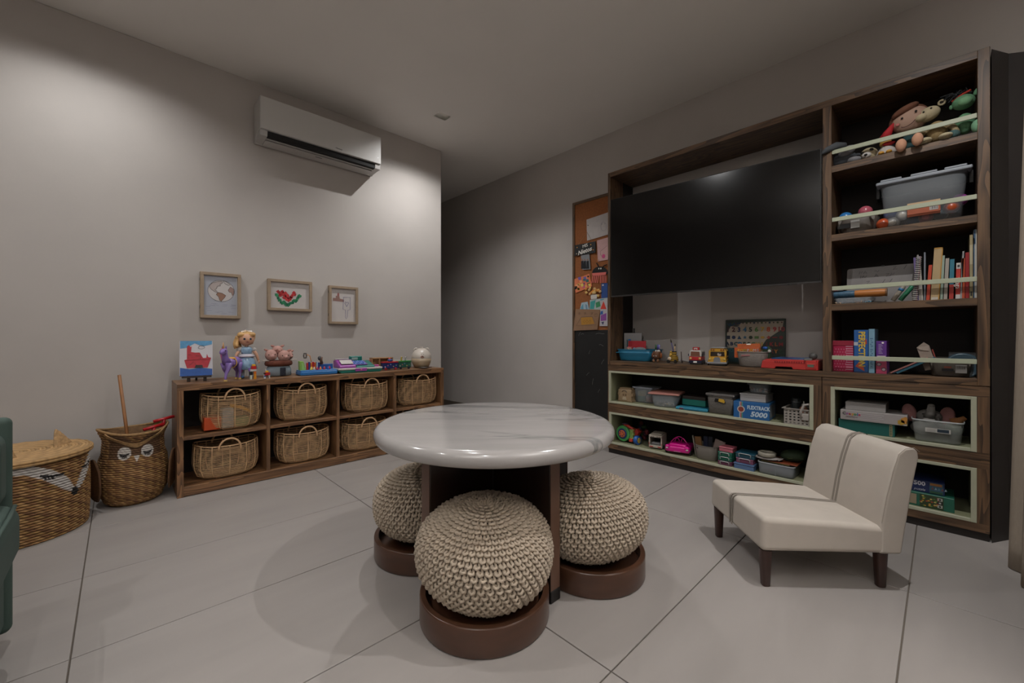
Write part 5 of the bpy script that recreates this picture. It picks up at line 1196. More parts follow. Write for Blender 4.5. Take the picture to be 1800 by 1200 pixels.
    for s in (-1, 1): G().prism([(s * w_ * .44, .088), (s * w_ * .34, .088), (s * w_ * .40, .055)], .004, .008).build('lattice_patch', pm('#6c665e', .5), r)
    ym = r.location.y
    r2 = root('paper_box', 'crumpled beige paper bag sticking up out of the taupe bin', 'paper bag', (F + .06, ym + .065, z + .03), -90); r2.rotation_euler = (0, R(-14), R(-90))
    G().prism([(-.028, 0), (.022, 0), (.02, .128), (.004, .150), (-.03, .128)], 0, .03).build('bag_body', pm('#8a7c70', .7, var=.1, vs=30), r2, bev=.002); G().prism([(-.03, .128), (.02, .128), (.012, .10), (-.018, .112)], -.004, -.001).build('bag_flap', pm('#9a8c80', .7), r2); G().box(.024, .0, .0, .029, .02, .105).build('red_strip', pm('#8a3a30', .5), r2)
    r3 = root('round_plate', 'dark blue round plate standing in the taupe bin', 'plate', (F + .09, ym - .045, z + .055), -90)
    G().lathe([(.001, 0), (.06, 0), (.066, .006), (.058, .004), (.001, .004)], 28).tf(Matrix.Rotation(R(80), 4, 'X')).build('plate_body', pm('#28404c', .3), r3, smooth=True)
    r4 = root('flat_case', 'flat grey case standing behind the round plate in the taupe bin', 'case', (F + .12, ym - .045, z + .03), -90); cbox(r4, 'case_body', -.05, 0, 0, .05, .012, .095, '#3c3c3e', .004)
shelf4()

# ---------------------------------------------------------------- on the counter under the television
def counter_things():
    z = ZK + .001; F = CX + .05
    # blue tub with papers
    r, w_ = cr('blue_tub', 'bright blue plastic tub of papers at the left end of the television counter', 'bin', 1082, 1143, F + .02, z)
    openbin(r, w_, .26, .098, pm('#1f6c8c', .35), taper=.86, P=8); G().box(-w_ / 2 * .965, -.004, .066, w_ / 2 * .965, .002, .074).build('ridge', pm('#1f6c8c', .35), r, bev=.002)
    ym = r.location.y; X0 = F + .02
    def stand(name, lab, cat, x, y, w_, h, t, col, tilt=-6, grp=None, bot=.012):
        q = root(name, lab, cat, (X0 + y, ym - x, z + bot), -90, grp); q.rotation_euler = (0, R(0), R(-90)); k = root_child(q, 'tilt', (0, 0, 0), (tilt, 0, 0))
        G().box(-w_ / 2, 0, 0, w_ / 2, t, h).build('sheet_body', pm(col, .5), k, bev=.0008, seg=1); return q, k
    q, k = stand('white_binder', 'tall white binder with a faint picture standing in the blue tub', 'folder', -.055, .10, .165, .225, .012, '#8c8b8c', 0); G().lathe([(.016, 0), (.016, .0008), (.001, .0009)], 14).tf(Matrix.Translation((-.045, -.0004, .16)) @ Matrix.Rotation(R(90), 4, 'X')).build('printed_picture', pm('#7a7a7e', .6), k)
    for i, (c, lab) in enumerate((('#1c2a4c', 'navy folder edge left of the red folder'), ('#5a9a8c', 'pale green folder edge left of the red folder'), ('#2c5a9c', 'blue folder edge right behind the red folder'))):
        stand('folder', lab, 'folder', -.085 + i * .012, .075 - .008 * i, .022, .165 + .004 * i, .004, c, 0, 'folders in the blue tub')
    stand('folder', 'wide red folder standing in the blue tub', 'folder', .012, .045, .165, .158, .006, '#8c1822', -3, 'folders in the blue tub')
    q = root('small_crate_toy', 'tiny pink and cream slatted toy at the front of the blue tub', 'toy', (X0 + .03, ym + .05, z + .082), -90)
    for j in range(4): G().box(-.018 + j * .0105, 0, 0, -.012 + j * .0105, .02, .030).build('slat', pm('#b09480', .5), q)
    G().box(-.02, 0, .028, .022, .02, .036).build('pink_top', pm('#a8525c', .5), q, bev=.002)
    q = root('soft_pouch', 'grey rolled pouch lying in the blue tub', 'pouch', (X0 + .05, ym - .045, z + .098), -90); G().ell((0, 0, 0), (.055, .03, .020), 16, 10).build('pouch_body', pm('#5c6468', .7), q, smooth=True); G().ell((-.05, -.006, .0), (.016, .014, .016), 10, 8).build('pouch_end', pm('#4a6c80', .6), q, smooth=True)
    # grey figurine behind
    r, w_ = cr('grey_figurine', 'grey standing robot figurine in the corner behind the blue tub', 'figure', 1119, 1134, F + .20, z); m = pm('#5b5348', .7, var=.2, vs=30)
    G().box(-.022, -.012, .10, .024, .014, .175).build('torso', m, r, bev=.006); G().ell((0, 0, .195), (.022, .02, .024), 12, 8).build('head', m, r, smooth=True); G().tube([(-.02, 0, .215), (-.055, 0, .235)], .007, 6).build('horn', m, r)
    for s in (-1, 1): G().tube([(s * .014, 0, .10), (s * .020, 0, .05), (s * .022, -.006, 0)], [.013, .011, .015], 8).build('leg', m, r, smooth=True); G().tube([(s * .026, 0, .165), (s * .040, -.006, .12), (s * .042, -.012, .09)], .009, 7).build('arm', m, r, smooth=True)
    r, w_ = cr('black_tube', 'thin black upright roller in the dark corner behind the white binder', 'tool', 1112, 1117, F + .24, z); G().lathe([(.011, 0), (.011, .24), (.007, .25), (.007, .28)], 12).build('tube_body', pm('#0c0d12', .4), r, smooth=True)
    # brown dog mug with markers
    r, w_ = cr('animal_pencil_cup', 'brown animal shaped cup of markers right of the blue tub', 'cup', 1147, 1163, F + .02, z); br = pm('#5c3820', .5)
    G().lathe([(.026, .03), (.033, .045), (.033, .082), (.030, .088), (.027, .086), (.027, .05), (.001, .05)], 20).build('cup_body', br, r, smooth=True); G().ell((0, -.012, .045), (.026, .026, .024), 12, 9).build('muzzle', pm('#472a18', .5), r, smooth=True)
    for s in (-1, 1): G().ell((s * .018, -.02, .014), (.011, .014, .014), 9, 7).build('leg', pm('#6c4a30', .5), r, smooth=True); G().ell((s * .034, 0, .055), (.008, .014, .022), 8, 7).build('ear', pm('#8a4a20', .5), r, smooth=True); G().ell((s * .011, -.036, .052), .003, 6, 5).build('eye', WHITE, r)
    ym = r.location.y
    for dx, c, lab in ((-.012, '#1c4a24', 'green capped marker in the brown animal cup'), (.006, '#3a3c80', 'dark blue capped marker in the brown animal cup'), (.016, '#7a74a4', 'lilac capped marker in the brown animal cup')):
        q = root('marker', lab, 'marker', (F + .02 + abs(dx) * .4, ym - dx, z + .052), -90, 'markers in the animal cup'); G().lathe([(.0055, 0), (.0055, .052)], 10).build('barrel', pm('#b4b0ac', .4), q, smooth=True); G().lathe([(.0065, .048), (.0065, .088), (.004, .090)], 10).build('cap', pm(c, .4), q, smooth=True)
    # bee pencil pot on wheels
    r, w_ = cr('bee_pencil_car', 'yellow and black striped bee pencil holder on wheels', 'toy', 1173, 1194, F + .02, z); ye = pm('#b08a28', .4); bk = pm('#131211', .4)
    for k in range(7): G().lathe([(.030 - abs(k - 2) * .0015, .012 + k * .0066), (.030 - abs(k - 2) * .0015, .0186 + k * .0066)], 18, (.006, 0, 0), sx=1.15).build('stripe_ring', [bk, ye][k % 2], r, smooth=False)
    for k in range(4): G().lathe([(.017, .058 + k * .0085), (.017, .0665 + k * .0085)], 14, (.008, 0, 0)).build('stripe_ring', [ye, bk][k % 2], r)
    G().ell((-.018, -.022, .034), (.016, .012, .014), 12, 8).build('face', pm('#b8a890', .5), r, smooth=True); G().ell((-.018, -.034, .033), (.003, .002, .003), 6, 5).build('nose', pm('#a82020'), r); G().ell((-.016, -.004, .062), (.013, .012, .018), 10, 8).build('small_bee', ye, r, smooth=True); G().ell((-.016, -.006, .085), (.009, .008, .009), 8, 7).build('small_head', ye, r, smooth=True)
    for x in (-.026, .030): G().wheel((x, -.034, .013), .013, .010, 14, 'y').build('wheel', bk, r)
    ym = r.location.y
    for dx, t, c, h, lab in ((.004, -13, '#3a3470', .115, 'paintbrush with dark bristles leaning left in the bee holder'), (.010, 4, '#a8885c', .075, 'pale wooden brush handle in the bee holder')):
        q = root('paintbrush', lab, 'brush', (F + .02, ym - dx, z + .078), -90, 'brushes in the bee holder'); k = root_child(q, 'lean', (0, 0, 0), (0, t, 0)); G().tube([(0, 0, 0), (0, 0, h * .72)], .0032, 7).build('handle', pm(c, .4), k, smooth=True); G().tube([(0, 0, h * .72), (0, 0, h * .84), (0, 0, h)], [.004, .006, .001], 7).build('bristles', pm('#3c3428', .7), k, smooth=True)
    r, w_ = cr('magnifier_toy', 'thin dark stick toy leaning against the wall right of the bee holder', 'toy', 1194, 1200, F + .05, z); G().tube([(-.012, .03, .088), (.006, .0, .02), (.012, -.005, .008)], [.003, .004, .009], 7).build('stick', pm('#3a2a26', .5), r, smooth=True)
    # fire truck
    r, w_ = cr('toy_fire_truck', 'boxy red and white toy van with a red siren on its roof', 'toy vehicle', 1211, 1233, F - .02, z, rz=12); h = w_ / 2 * .97; d = .15
    nv = pm('#16182e', .4); rd = pm('#a01e20', .35); wh = pm('#b8b4ae', .4)
    G().box(-h, 0, .010, h, d, .030).build('bumper', nv, r, bev=.003); G().box(-h + .001, .001, .030, h - .001, d, .058).build('lower_body', rd, r, bev=.004); G().prism([(-h + .002, .058), (h - .002, .058), (h - .006, .104), (-h + .006, .104)], .003, d - .002).build('cab', wh, r, bev=.005)
    G().prism([(-h + .012, .062), (h - .012, .062), (h - .015, .096), (-h + .015, .096)], .0015, .005).build('windscreen', pm('#6c4434', .2), r); G().box(-.022, .02, .104, .022, .07, .128).build('siren', rd, r, bev=.005); G().prism([(-.012, .108), (.0, .116), (.012, .108), (.012, .122), (-.012, .122)], .018, .0195).build('badge', wh, r)
    for s in (-1, 1): G().ell((s * (h - .013), .0, .044), (.009, .003, .008), 8, 6).build('headlight', pm('#b89a5c', .3), r, smooth=True); G().wheel((s * (h - .004), .035, .014), .014, .008, 14, 'x').build('wheel', BLACK, r); G().wheel((s * (h - .004), .12, .014), .014, .008, 14, 'x').build('wheel', BLACK, r); G().box(s * h, .01, .062, s * (h + .006), .014, .078).build('mirror', nv, r)
    G().box(h - .001, .03, .062, h + .0012, d - .02, .092).build('side_window', pm('#1a1620', .3), r); G().box(-.012, -.001, .014, .012, .001, .024).build('number_plate', WHITE, r)
    # school bus
    r, w_ = cr('toy_school_bus', 'yellow toy school bus with grey bumper and driver window', 'toy vehicle', 1243, 1278, F - .03, z, rz=14); h = w_ / 2 * .92; d = .20; ye = pm('#b4882a', .35); gy = pm('#7c7c80', .4)
    G().prism([(-h + .006, .03), (h - .006, .03), (h - .004, .10), (h - .02, .124), (-h + .02, .124), (-h + .004, .10)], .035, d).build('bus_body', ye, r, bev=.004); G().prism([(-h + .001, .02), (h - .001, .02), (h - .006, .056), (-h + .006, .056)], 0, .05).build('hood', ye, r, bev=.007, seg=3)
    G().box(-h - .002, -.006, .012, h + .002, .02, .026).build('bumper', gy, r, bev=.004); G().prism([(-.022, .026), (.022, .026), (.020, .052), (.012, .060), (-.012, .060), (-.020, .052)], -.003, .01).build('grille', pm('#6c6e74', .35), r)
    G().prism([(-h + .016, .066), (h - .016, .066), (h - .018, .098), (-h + .018, .098)], .033, .036).build('windscreen', pm('#2a2018', .15), r); G().prism([(-h + .012, .122), (h - .012, .122), (h - .02, .130), (-h + .02, .130)], .03, d + .002).build('roof', pm('#8c8c8c', .4), r, bev=.004)
    G().ell((.012, .034, .078), (.014, .006, .014), 10, 7).build('driver', pm('#b0a49c', .5), r, smooth=True); G().ell((.016, .030, .088), (.010, .004, .006), 8, 6).build('driver_hair', pm('#1a1616'), r)
    for s in (-1, 1):
        for k in (0, 1): G().lathe([(.006, 0), (.0055, .003), (.001, .004)], 10).tf(Matrix.Translation((s * (h - .022 - .016 * k), .034, .111)) @ Matrix.Rotation(R(90), 4, 'X')).build('roof_light', pm(['#5c1c14', '#7a3014'][k], .3), r)
        G().ell((s * (h - .016), -.001, .044), (.008, .003, .008), 8, 6).build('headlight', pm('#a8944c', .3), r, smooth=True)
        for y in (.03, .15): G().wheel((s * (h - .006) + (-.004 if s > 0 else -.008), y, .017), .017, .010, 16, 'x').build('wheel', BLACK, r)
    for k in range(4): G().box(h - .006, .06 + k * .033, .070, h - .002, .082 + k * .033, .104).build('side_window', pm('#1a140e', .2), r)
    G().box(h - .005, .04, .052, h - .001, d - .006, .057).build('black_stripe', BLACK, r)
    # grey woven basket
    r, w_ = cr('grey_basket', 'grey rattan look plastic basket holding an orange craft packet', 'basket', 1290, 1347, F - .005, z); gb = mat('#6f6862', .5, var=.12, vs=60, bump=1.0, bs=180, stretch=(1, 1, 2.2))
    openbin(r, w_, .20, .105, gb, taper=.84, P=3.4, rimm=pm('#7c756f', .45)); G().prism([(-.055, .070), (.0, .074), (.0, .086), (-.055, .082)], .004, .010).build('handle_slot', pm('#8c5c5c', .5), r, bev=.002)
    ym = r.location.y
    q = root('craft_packet', 'orange plastic craft packet with coloured lettering standing in the grey basket', 'packet', (F + .05, ym + .02, z + .060), -90); k = root_child(q, 'tilt', (0, 0, 0), (-6, -2, 0)); G().box(-.075, 0, 0, .068, .018, .098).build('packet', mat('#a8562e', .3, var=.15, vs=30), k, bev=.003); G().box(-.09, -.012, .0, .065, -.003, .072).build('front_packet', mat('#b0552c', .3, var=.15, vs=30), k, bev=.002)
    G().prism([(-.016, .090), (.012, .090), (.012, .096), (.0, .099), (-.016, .096)], -.001, .0).build('hang_hole', WHITE, k)
    for j, (ch, cc) in enumerate(zip('POMPOMS', ['#c8a83a', '#c8a83a', '#6a9a4a', '#b8c0c8', '#c8a83a', '#b8b4b0', '#6a9ab0'])): text(ch, .026, (-.062 + j * .020, -.0135, .050), pm(cc, .5), k)
    q = root('green_packet', 'green and blue toy packet beside the orange packet in the grey basket', 'packet', (F + .06, ym - .072, z + .06), -90); G().prism([(-.02, 0), (.03, 0), (.038, .06), (.02, .085), (-.01, .07)], 0, .03).build('packet', pm('#24402a', .4), q, bev=.003); G().ell((.005, -.006, .070), (.016, .006, .010), 8, 6).build('blue_part', pm('#1c4c94', .4), q); G().ell((.03, -.006, .05), (.010, .005, .010), 8, 6).build('white_part', pm('#b8b4ac', .4), q)
    # number and letter board
    F2 = XR - .05; y0, y1 = YX(1274, F2), YX(1380, F2); zt = ZX(1280, 562, F2); zb = z
    r = root('alphabet_board', 'dark jungle patterned puzzle board of numbers, shapes and letters leaning on the wall', 'puzzle', (F2, (y0 + y1) / 2, zb), -90); w_ = y0 - y1; hb = zt - zb
    k0 = root_child(r, 'tilt', (0, 0, 0), (-3, 0, 0)); G().box(-w_ / 2, 0, 0, w_ / 2, .012, hb).build('board', mat('#253028', .5, var=.35, vs=12), k0, bev=.003)
    def field(o, c): G().prism([(-w_ / 2 + a * w_, b * hb) for a, b in o], -.0008, .0002).build('printed_field', mat(c, .6, var=.08, vs=20), k0)
    field([(.04, .35), (.30, .38), (.6, .34), (.70, .55), (.95, .78), (.97, .95), (.30, .93), (.10, .86), (.03, .70)], '#9a8f80'); field([(.02, .93), (.28, .93), (.22, .84), (.06, .86)], '#1c3a4c'); field([(.02, .05), (.5, .05), (.5, .34), (.1, .36), (.02, .45)], '#173840')
    def put(ch, u, v, c, sz=.043): text(ch, sz, (-w_ / 2 + u * w_, -.002, v * hb), pm(c, .5), k0, ext=.0015, off=.0015)
    for j, (ch, c) in enumerate(zip(['1', '2', '3', '4', '5', '6', '7', '8', '9', '10'], ['#3c1c24', '#4c2028', '#1f2c54', '#2c6488', '#1f2a1a', '#4a7a3c', '#b89030', '#b04a24', '#9c2a2c', '#7c1c20'])): put(ch, .05 + j * .098, .77, c, .046)
    for j, c in enumerate(['#141c30', '#18284c', '#143c5c', '#285c7c', '#22301c', '#4c6c34', '#b08a30', '#8c3a30', '#7c2824', '#6c1c20']):
        u, v = .055 + j * .098, .60; X_, Z_ = -w_ / 2 + u * w_, v * hb; s = .013
        o = [[(-s, -s), (s, -s), (s, s), (-s, s)], circ(0, 0, s), [(-s, -s), (s, -s), (0, s)], [(s * (1 if i % 2 == 0 else .45) * math.sin(i * .628), s * (1 if i % 2 == 0 else .45) * math.cos(i * .628)) for i in range(10)], circ(0, 0, s, n=6), [(-s, -s * .7), (s, -s * .7), (s, s * .7), (-s, s * .7)], circ(0, 0, s, s * .7), [(0, -s), (s, 0), (0, s), (-s, 0)], [(-s * 1.2, -s * .3), (s * 1.2, -s * .3), (s * 1.2, s * .3), (-s * 1.2, s * .3)], circ(0, 0, s, n=8)][j]
        G().prism([(X_ + a, Z_ + b) for a, b in o], -.0035, 0).build('shape_piece', pm(c, .5), k0)
    for j, ch in enumerate('ABCDEFGHIJKLM'): put(ch, .045 + j * .074, .45, ['#14243c', '#18284c', '#1c4a54', '#2c6488', '#22301c', '#26301c', '#4a7040', '#a88a34', '#b08c34', '#5c2420', '#8c2a2c', '#9c5028', '#7c2024'][j], .036)
    for j, ch in enumerate('NOPQRSTUVWXYZ'): put(ch, .045 + j * .074, .30, ['#1c4448', '#1c4c50', '#205850', '#286458', '#1c3c3c', '#1a3434', '#16282c', '#1c3a50', '#b07c30', '#8c3a24', '#7c242c', '#a8682c', '#1c3c28'][j], .034)
    for j in range(15): G().prism([(-w_ / 2 + (.06 + j * .063) * w_ + a, .92 * hb + b) for a, b in ([(-.006, -.006), (.006, -.006), (.006, .006), (-.006, .006)] if j % 2 else circ(0, 0, .005, n=8))], -.003, 0).build('small_piece', pm(['#2a2024', '#3c4a28', '#4c2420', '#1c2c40'][j % 4], .5), k0)
    for u, c, ch in ((.78, '#6c2c2c', ''), (.86, '#9a948c', '&'), (.95, '#a86c34', '')): 
        G().prism([(-w_ / 2 + u * w_ + a, .14 * hb + b) for a, b in (circ(0, 0, .012, .010, 10) if ch == '' else circ(0, .004, .009, .009, 8))], -.0035, 0).build('animal_piece', pm(c, .5), k0)
    # red easel toy
    r, w_ = cr('drawing_table_toy', 'flat red plastic toy drawing table with a blue top at the divider', 'toy', 1337, 1438, CX + .012, z); h = w_ / 2; rd = pm('#b03430', .35)
    G().prism([(-h, 0), (-h * .48, 0), (-h * .44, .014), (h * .12, .014), (h * .16, 0), (h, 0), (h, .050), (-h + .010, .050)], 0, .26).build('frame_body', rd, r, bev=.004); G().prism([(-h + .006, .048), (h, .048), (h, .062), (-h + .03, .060)], .01, .255).build('red_deck', rd, r, bev=.004)
    G().box(-h + .055, .02, .060, h - .075, .24, .068).build('blue_top', pm('#1f4c78', .3), r, bev=.006); G().prism([(-h + .1, .03), (h - .16, .05), (h - .2, .16), (-h + .2, .10)], .068, .069, 'z').build('purple_sheet', pm('#5c3a78', .4), r)
    for k in range(13): G().prism([(-.075 + k * .013, .040), (-.067 + k * .013, .040), (-.068 + k * .013, .050), (-.074 + k * .013, .050)], -.003, .001).build('ruler_tooth', pm('#7c1c20', .4), r)
    G().box(h - .062, -.004, .008, h - .008, .02, .060).build('tool_pocket', rd, r, bev=.003); G().box(h - .052, -.006, .020, h - .020, -.002, .036).build('green_window', pm('#5a6a5c', .4), r); G().box(h - .056, -.008, .036, h - .014, -.003, .041).build('pocket_edge', pm('#c05048', .35), r); G().ell((h - .030, .03, .085), (.022, .022, .022), 12, 9).build('grey_knob', pm('#4a4846', .5), r, smooth=True); G().box(h - .07, -.002, .060, h - .03, .02, .072).build('grey_block', pm('#6c6864', .5), r, bev=.002)
    r, w_ = cr('toy_rod', 'thin dark rod lying on the counter between the bee holder and the toy van', 'toy', 1196, 1210, F + .1, z); G().tube([(-w_ / 2, 0, .02), (w_ / 2, .02, .006)], .003, 6).build('rod', pm('#3a3430', .5), r)
counter_things()
# ---------------------------------------------------------------- green cubbies: upper long one
GRP1 = 'boxes in the upper green cubby'
def cubby1():
    z = FZ1; F = CX + .05
    # wooden block creature
    r, w_ = cr('wooden_block_toy', 'carved pale wooden block toy at the left end of the upper green cubby', 'toy', 1085, 1111, F, z); h = w_ / 2; m = pm('#8a7458', .6, var=.12, vs=25)
    G().box(-h + .008, 0, .004, h - .008, .07, .105).build('block_body', m, r, bev=.006); G().box(-h, .005, .05, h, .06, .075).build('arm_bar', m, r, bev=.004); G().box(-h + .004, .002, 0, h - .004, .07, .016).build('foot_bar', m, r, bev=.004); G().box(-h + .016, .01, .105, h - .016, .06, .118).build('top_bar', m, r, bev=.003)
    G().tube([(-.024 + .048 * k / 8, -.002, .082 + .016 * math.sin(math.pi * k / 8)) for k in range(9)], .003, 5).build('brow_groove', pm('#4a3826'), r); G().prism([(-.02, .018), (.02, .018), (.014, .044), (-.014, .044)], -.003, .0).build('mouth', pm('#a89880', .5), r)
    for x in (-.012, .012): G().box(x - .004, -.004, .052, x + .004, 0, .068).build('tooth', pm('#6a543c', .6), r)
    # clear box
    r, w_ = cr('clear_box', 'clear lidded box with green and yellow dough pots, second from the left in the cubby', 'box', 1112, 1146, F + .06, z, GRP1); clearbox(r, w_, .16, .118, CLEAR, mat('#8c929c', .4))
    ym = r.location.y
    for x, zz, c, lab in ((-.03, .004, '#3f7a5a', 'green dough pot in the clear box'), (-.028, .046, '#a8a050', 'yellow dough pot stacked in the clear box'), (.045, .004, '#a83c2a', 'red dough pot in the clear box')):
        tag(G().lathe([(.001, 0), (.034, 0), (.036, .034), (.037, .035), (.037, .042), (.001, .042)], 20, (0, 0, 0)).build('dough_pot', pm(c, .4)), lab, 'pot', 'dough pots', (F + .11, ym - x, z + zz + .008))
    # pink lidded clear bin
    r, w_ = cr('pink_lid_bin', 'clear plastic bin with a pink lid and glittering beads', 'box', 1143, 1190, F - .03, z, GRP1, rz=12); clearbox(r, w_, .21, .098, CLEAR, None, .80); G().prism([(-w_ / 2 - .01, .098), (w_ / 2 + .01, .098), (w_ / 2 + .006, .112), (-w_ / 2 - .006, .112)], -.012, .225).build('pink_lid', mat('#a87268', .4), r, bev=.006, seg=3)
    g = G(); rr = random.Random(6)
    for k in range(22): g.ell((rr.uniform(-.065, .065), rr.uniform(.015, .12), .012 + rr.uniform(0, .02)), rr.uniform(.005, .009), 8, 5)
    g.build('beads', pm('#9a8a72', .3, var=.4, vs=90), r, kind='stuff')
    # teal boxes
    r, w_ = carton('teal_box', 'teal box with dark lid lying on the blue tablet case', 'box', 1199, 1240, F + .07, z + .026, .045, .14, '#1f7468', GRP1); cbox(r, 'dark_lid', -w_ / 2, 0, .045, w_ / 2, .14, .070, '#2a201c', .003)
    r, w_ = cr('tablet_case', 'flat bright blue tablet case under the teal box', 'case', 1188, 1243, F - .01, z, GRP1, rz=4); cbox(r, 'case_body', -w_ / 2, .0, .0, w_ / 2, .17, .020, '#2a7a94', .006); cbox(r, 'hinge_band', -w_ / 2 + .03, -.003, .006, -w_ / 2 + .06, .0, .014, '#6a1c3a', .001); cbox(r, 'grip', -.03, -.006, .003, .06, .002, .012, '#1c6880', .002)
    # grey wicker lidded box
    r, w_ = cr('grey_wicker_box', 'grey woven look plastic box with lid and yellow handle slot', 'box', 1241, 1290, F - .01, z, GRP1); m = mat('#55504b', .5, var=.15, vs=50, bump=1.0, bs=160, stretch=(1, 1, 2.5))
    openbin(r, w_, .20, .128, m, taper=.90, P=9); cbox(r, 'lid', -w_ / 2 - .004, -.004, .128, w_ / 2 + .004, .204, .146, '#5c5856', .006); G().prism([(-.035, .090), (.04, .086), (.03, .108), (-.03, .112)], -.001, .004).build('handle_slot', BLACK, r); G().prism([(-.008, .092), (.03, .084), (.036, .092), (.03, .108), (-.004, .112)], -.003, .001).build('yellow_tag', pm('#b8922a', .5), r)
    # flextrack
    r, w_ = carton('racetrack_box', 'blue racetrack game box lettered FLEXTRACK 5000', 'box', 1290, 1352, F - .03, z, .112, .20, '#1c558c', GRP1, rz=4)
    for x, c in ((-.062, '#a8503c'), (-.054, '#4a8a7c'), (-.068, '#8aa0b0')): panel(r, x - .003, .001, x + .004, .111, c)
    G().lathe([(.023, 0), (.023, .001), (.001, .0011)], 24).tf(Matrix.Translation((-.06, -.0006, .060)) @ Matrix.Rotation(R(90), 4, 'X')).build('round_emblem', pm('#b8b0a8', .5), r); G().lathe([(.017, 0), (.017, .001), (.001, .0011)], 20).tf(Matrix.Translation((-.06, -.0014, .060)) @ Matrix.Rotation(R(90), 4, 'X')).build('emblem_centre', pm('#7a3428', .5), r)
    wm = pm('#b0c0cc', .5); text('FLEXTRACK', .034, (.043, -.0012, .076), wm, r, sx=.72, off=.0012); text('5000', .046, (.044, -.0012, .032), wm, r, sx=1.05, shear=.2, off=.0016)
    G().box(w_ / 2 - .0002, .02, .015, w_ / 2 + .0008, .18, .098).build('side_panel_print', pm('#6c7074', .5), r)
    # white box above, clear box on top
    r, w_ = carton('white_box', 'plain pale grey plastic box lying on the blue racetrack box', 'box', 1301, 1346, F, z + .1135, .044, .17, mat('#9c9a98', .4), GRP1); cbox(r, 'rim', -w_ / 2 - .003, -.003, .044, w_ / 2 + .003, .173, .052, '#a4a2a0', .002)
    r, w_ = cr('clear_box', 'clear box of small colourful toys on top of the pale grey box', 'box', 1314, 1350, F + .03, z + .1665, GRP1); clearbox(r, w_, .13, .058, CLEAR, mat('#6e7074', .3, alpha=.7))
    g = G(); g.k = 0; rr = random.Random(8)
    for k in range(9): o = crinkle(r, 'small_toy', (-.045 + .011 * k, .03 + rr.uniform(-.01, .02), .018 + rr.uniform(-.004, .012)), (.011, .010, .012), pm(['#b0652c', '#8c2420', '#1c3460', '#b8a89a', '#5a1c1c'][k % 5], .4))
    # perforated basket
    r, w_ = cr('perforated_basket', 'pale grey plastic basket with square holes at the right end of the cubby', 'basket', 1377, 1424, F - .035, z, GRP1); pl = mat('#8d8780', .5); h = w_ / 2; H_ = .098; d = .17
    n, m_ = 6, 5; g = G(); sx = w_ * .94 / (n * 2 + 1); sz = H_ / (m_ * 2 + 1)
    def wall(g, a, b, t0, t1, ax):
        L = b - a; cs = L / (n * 2 + 1)
        for i in range(n + 1):
            p = (a + 2 * i * cs, a + (2 * i + 1) * cs)
            if ax == 'x': g.box(p[0], t0, 0, p[1], t1, H_)
            else: g.box(t0, p[0], 0, t1, p[1], H_)
        for j in range(m_ + 1):
            z0 = 2 * j * sz
            if ax == 'x': g.box(a, t0 + .0002, z0, b, t1 - .0002, z0 + sz)
            else: g.box(t0 + .0002, a, z0, t1 - .0002, b, z0 + sz)
    wall(g, -h, h, 0, .003, 'x'); g.build('lattice_wall', pl, r); g = G(); wall(g, -h, h, d - .003, d, 'x'); g.build('lattice_wall', pl, r)
    g = G(); wall(g, 0, d, -h, -h + .003, 'y'); g.build('lattice_wall', pl, r); g = G(); wall(g, 0, d, h - .003, h, 'y'); g.build('lattice_wall', pl, r)
    G().box(-h, 0, 0, h, d, .003).build('base', pl, r); G().box(-h - .008, -.008, H_, h + .008, .004, H_ + .004).box(-h - .008, d - .004, H_, h + .008, d + .008, H_ + .004).box(-h - .008, .004, H_, -h + .004, d - .004, H_ + .004).box(h - .004, .004, H_, h + .008, d - .004, H_ + .004).build('rim', pl, r)
    ym = r.location.y
    q = root('glue_bottle', 'brown bottle with a white nozzle standing in the perforated basket', 'bottle', (F + .05, ym - .022, z + .004), -90); G().lathe([(.001, 0), (.022, 0), (.024, .01), (.024, .095), (.012, .108), (.010, .112)], 16).build('bottle_body', pm('#7a5240', .4), q, smooth=True); G().lathe([(.012, .110), (.012, .118), (.004, .124), (.003, .138), (.001, .139)], 12).build('nozzle', pm('#a8a49c', .4), q, smooth=True)
    q = root('dark_jar', 'dark jar with pale ring at the back of the perforated basket', 'jar', (F + .09, ym + .028, z + .004), -90); G().lathe([(.001, 0), (.026, 0), (.028, .01), (.026, .14), (.024, .15), (.001, .15)], 16).build('jar_body', pm('#23282a', .3), q, smooth=True); G().lathe([(.0275, .125), (.0275, .129)], 16, cap=False).build('jar_ring', pm('#6c7070', .4), q)
    q = root('white_handle_tool', 'white looped plastic handle hooked over the front of the perforated basket', 'tool', (F - .03, ym - .052, z + .085), -90); G().tube([(-.022, -.008, -.035), (-.030, -.008, .0), (-.012, -.004, .045), (.012, .0, .052), (.022, .004, .03)], .008, 7).build('handle_loop', pm('#948e88', .5), q, smooth=True); G().box(-.026, -.013, -.05, .014, -.004, -.01).build('handle_plate', pm('#948e88', .5), q, bev=.006)
cubby1()
GRP2 = 'toys in the lower green cubby'
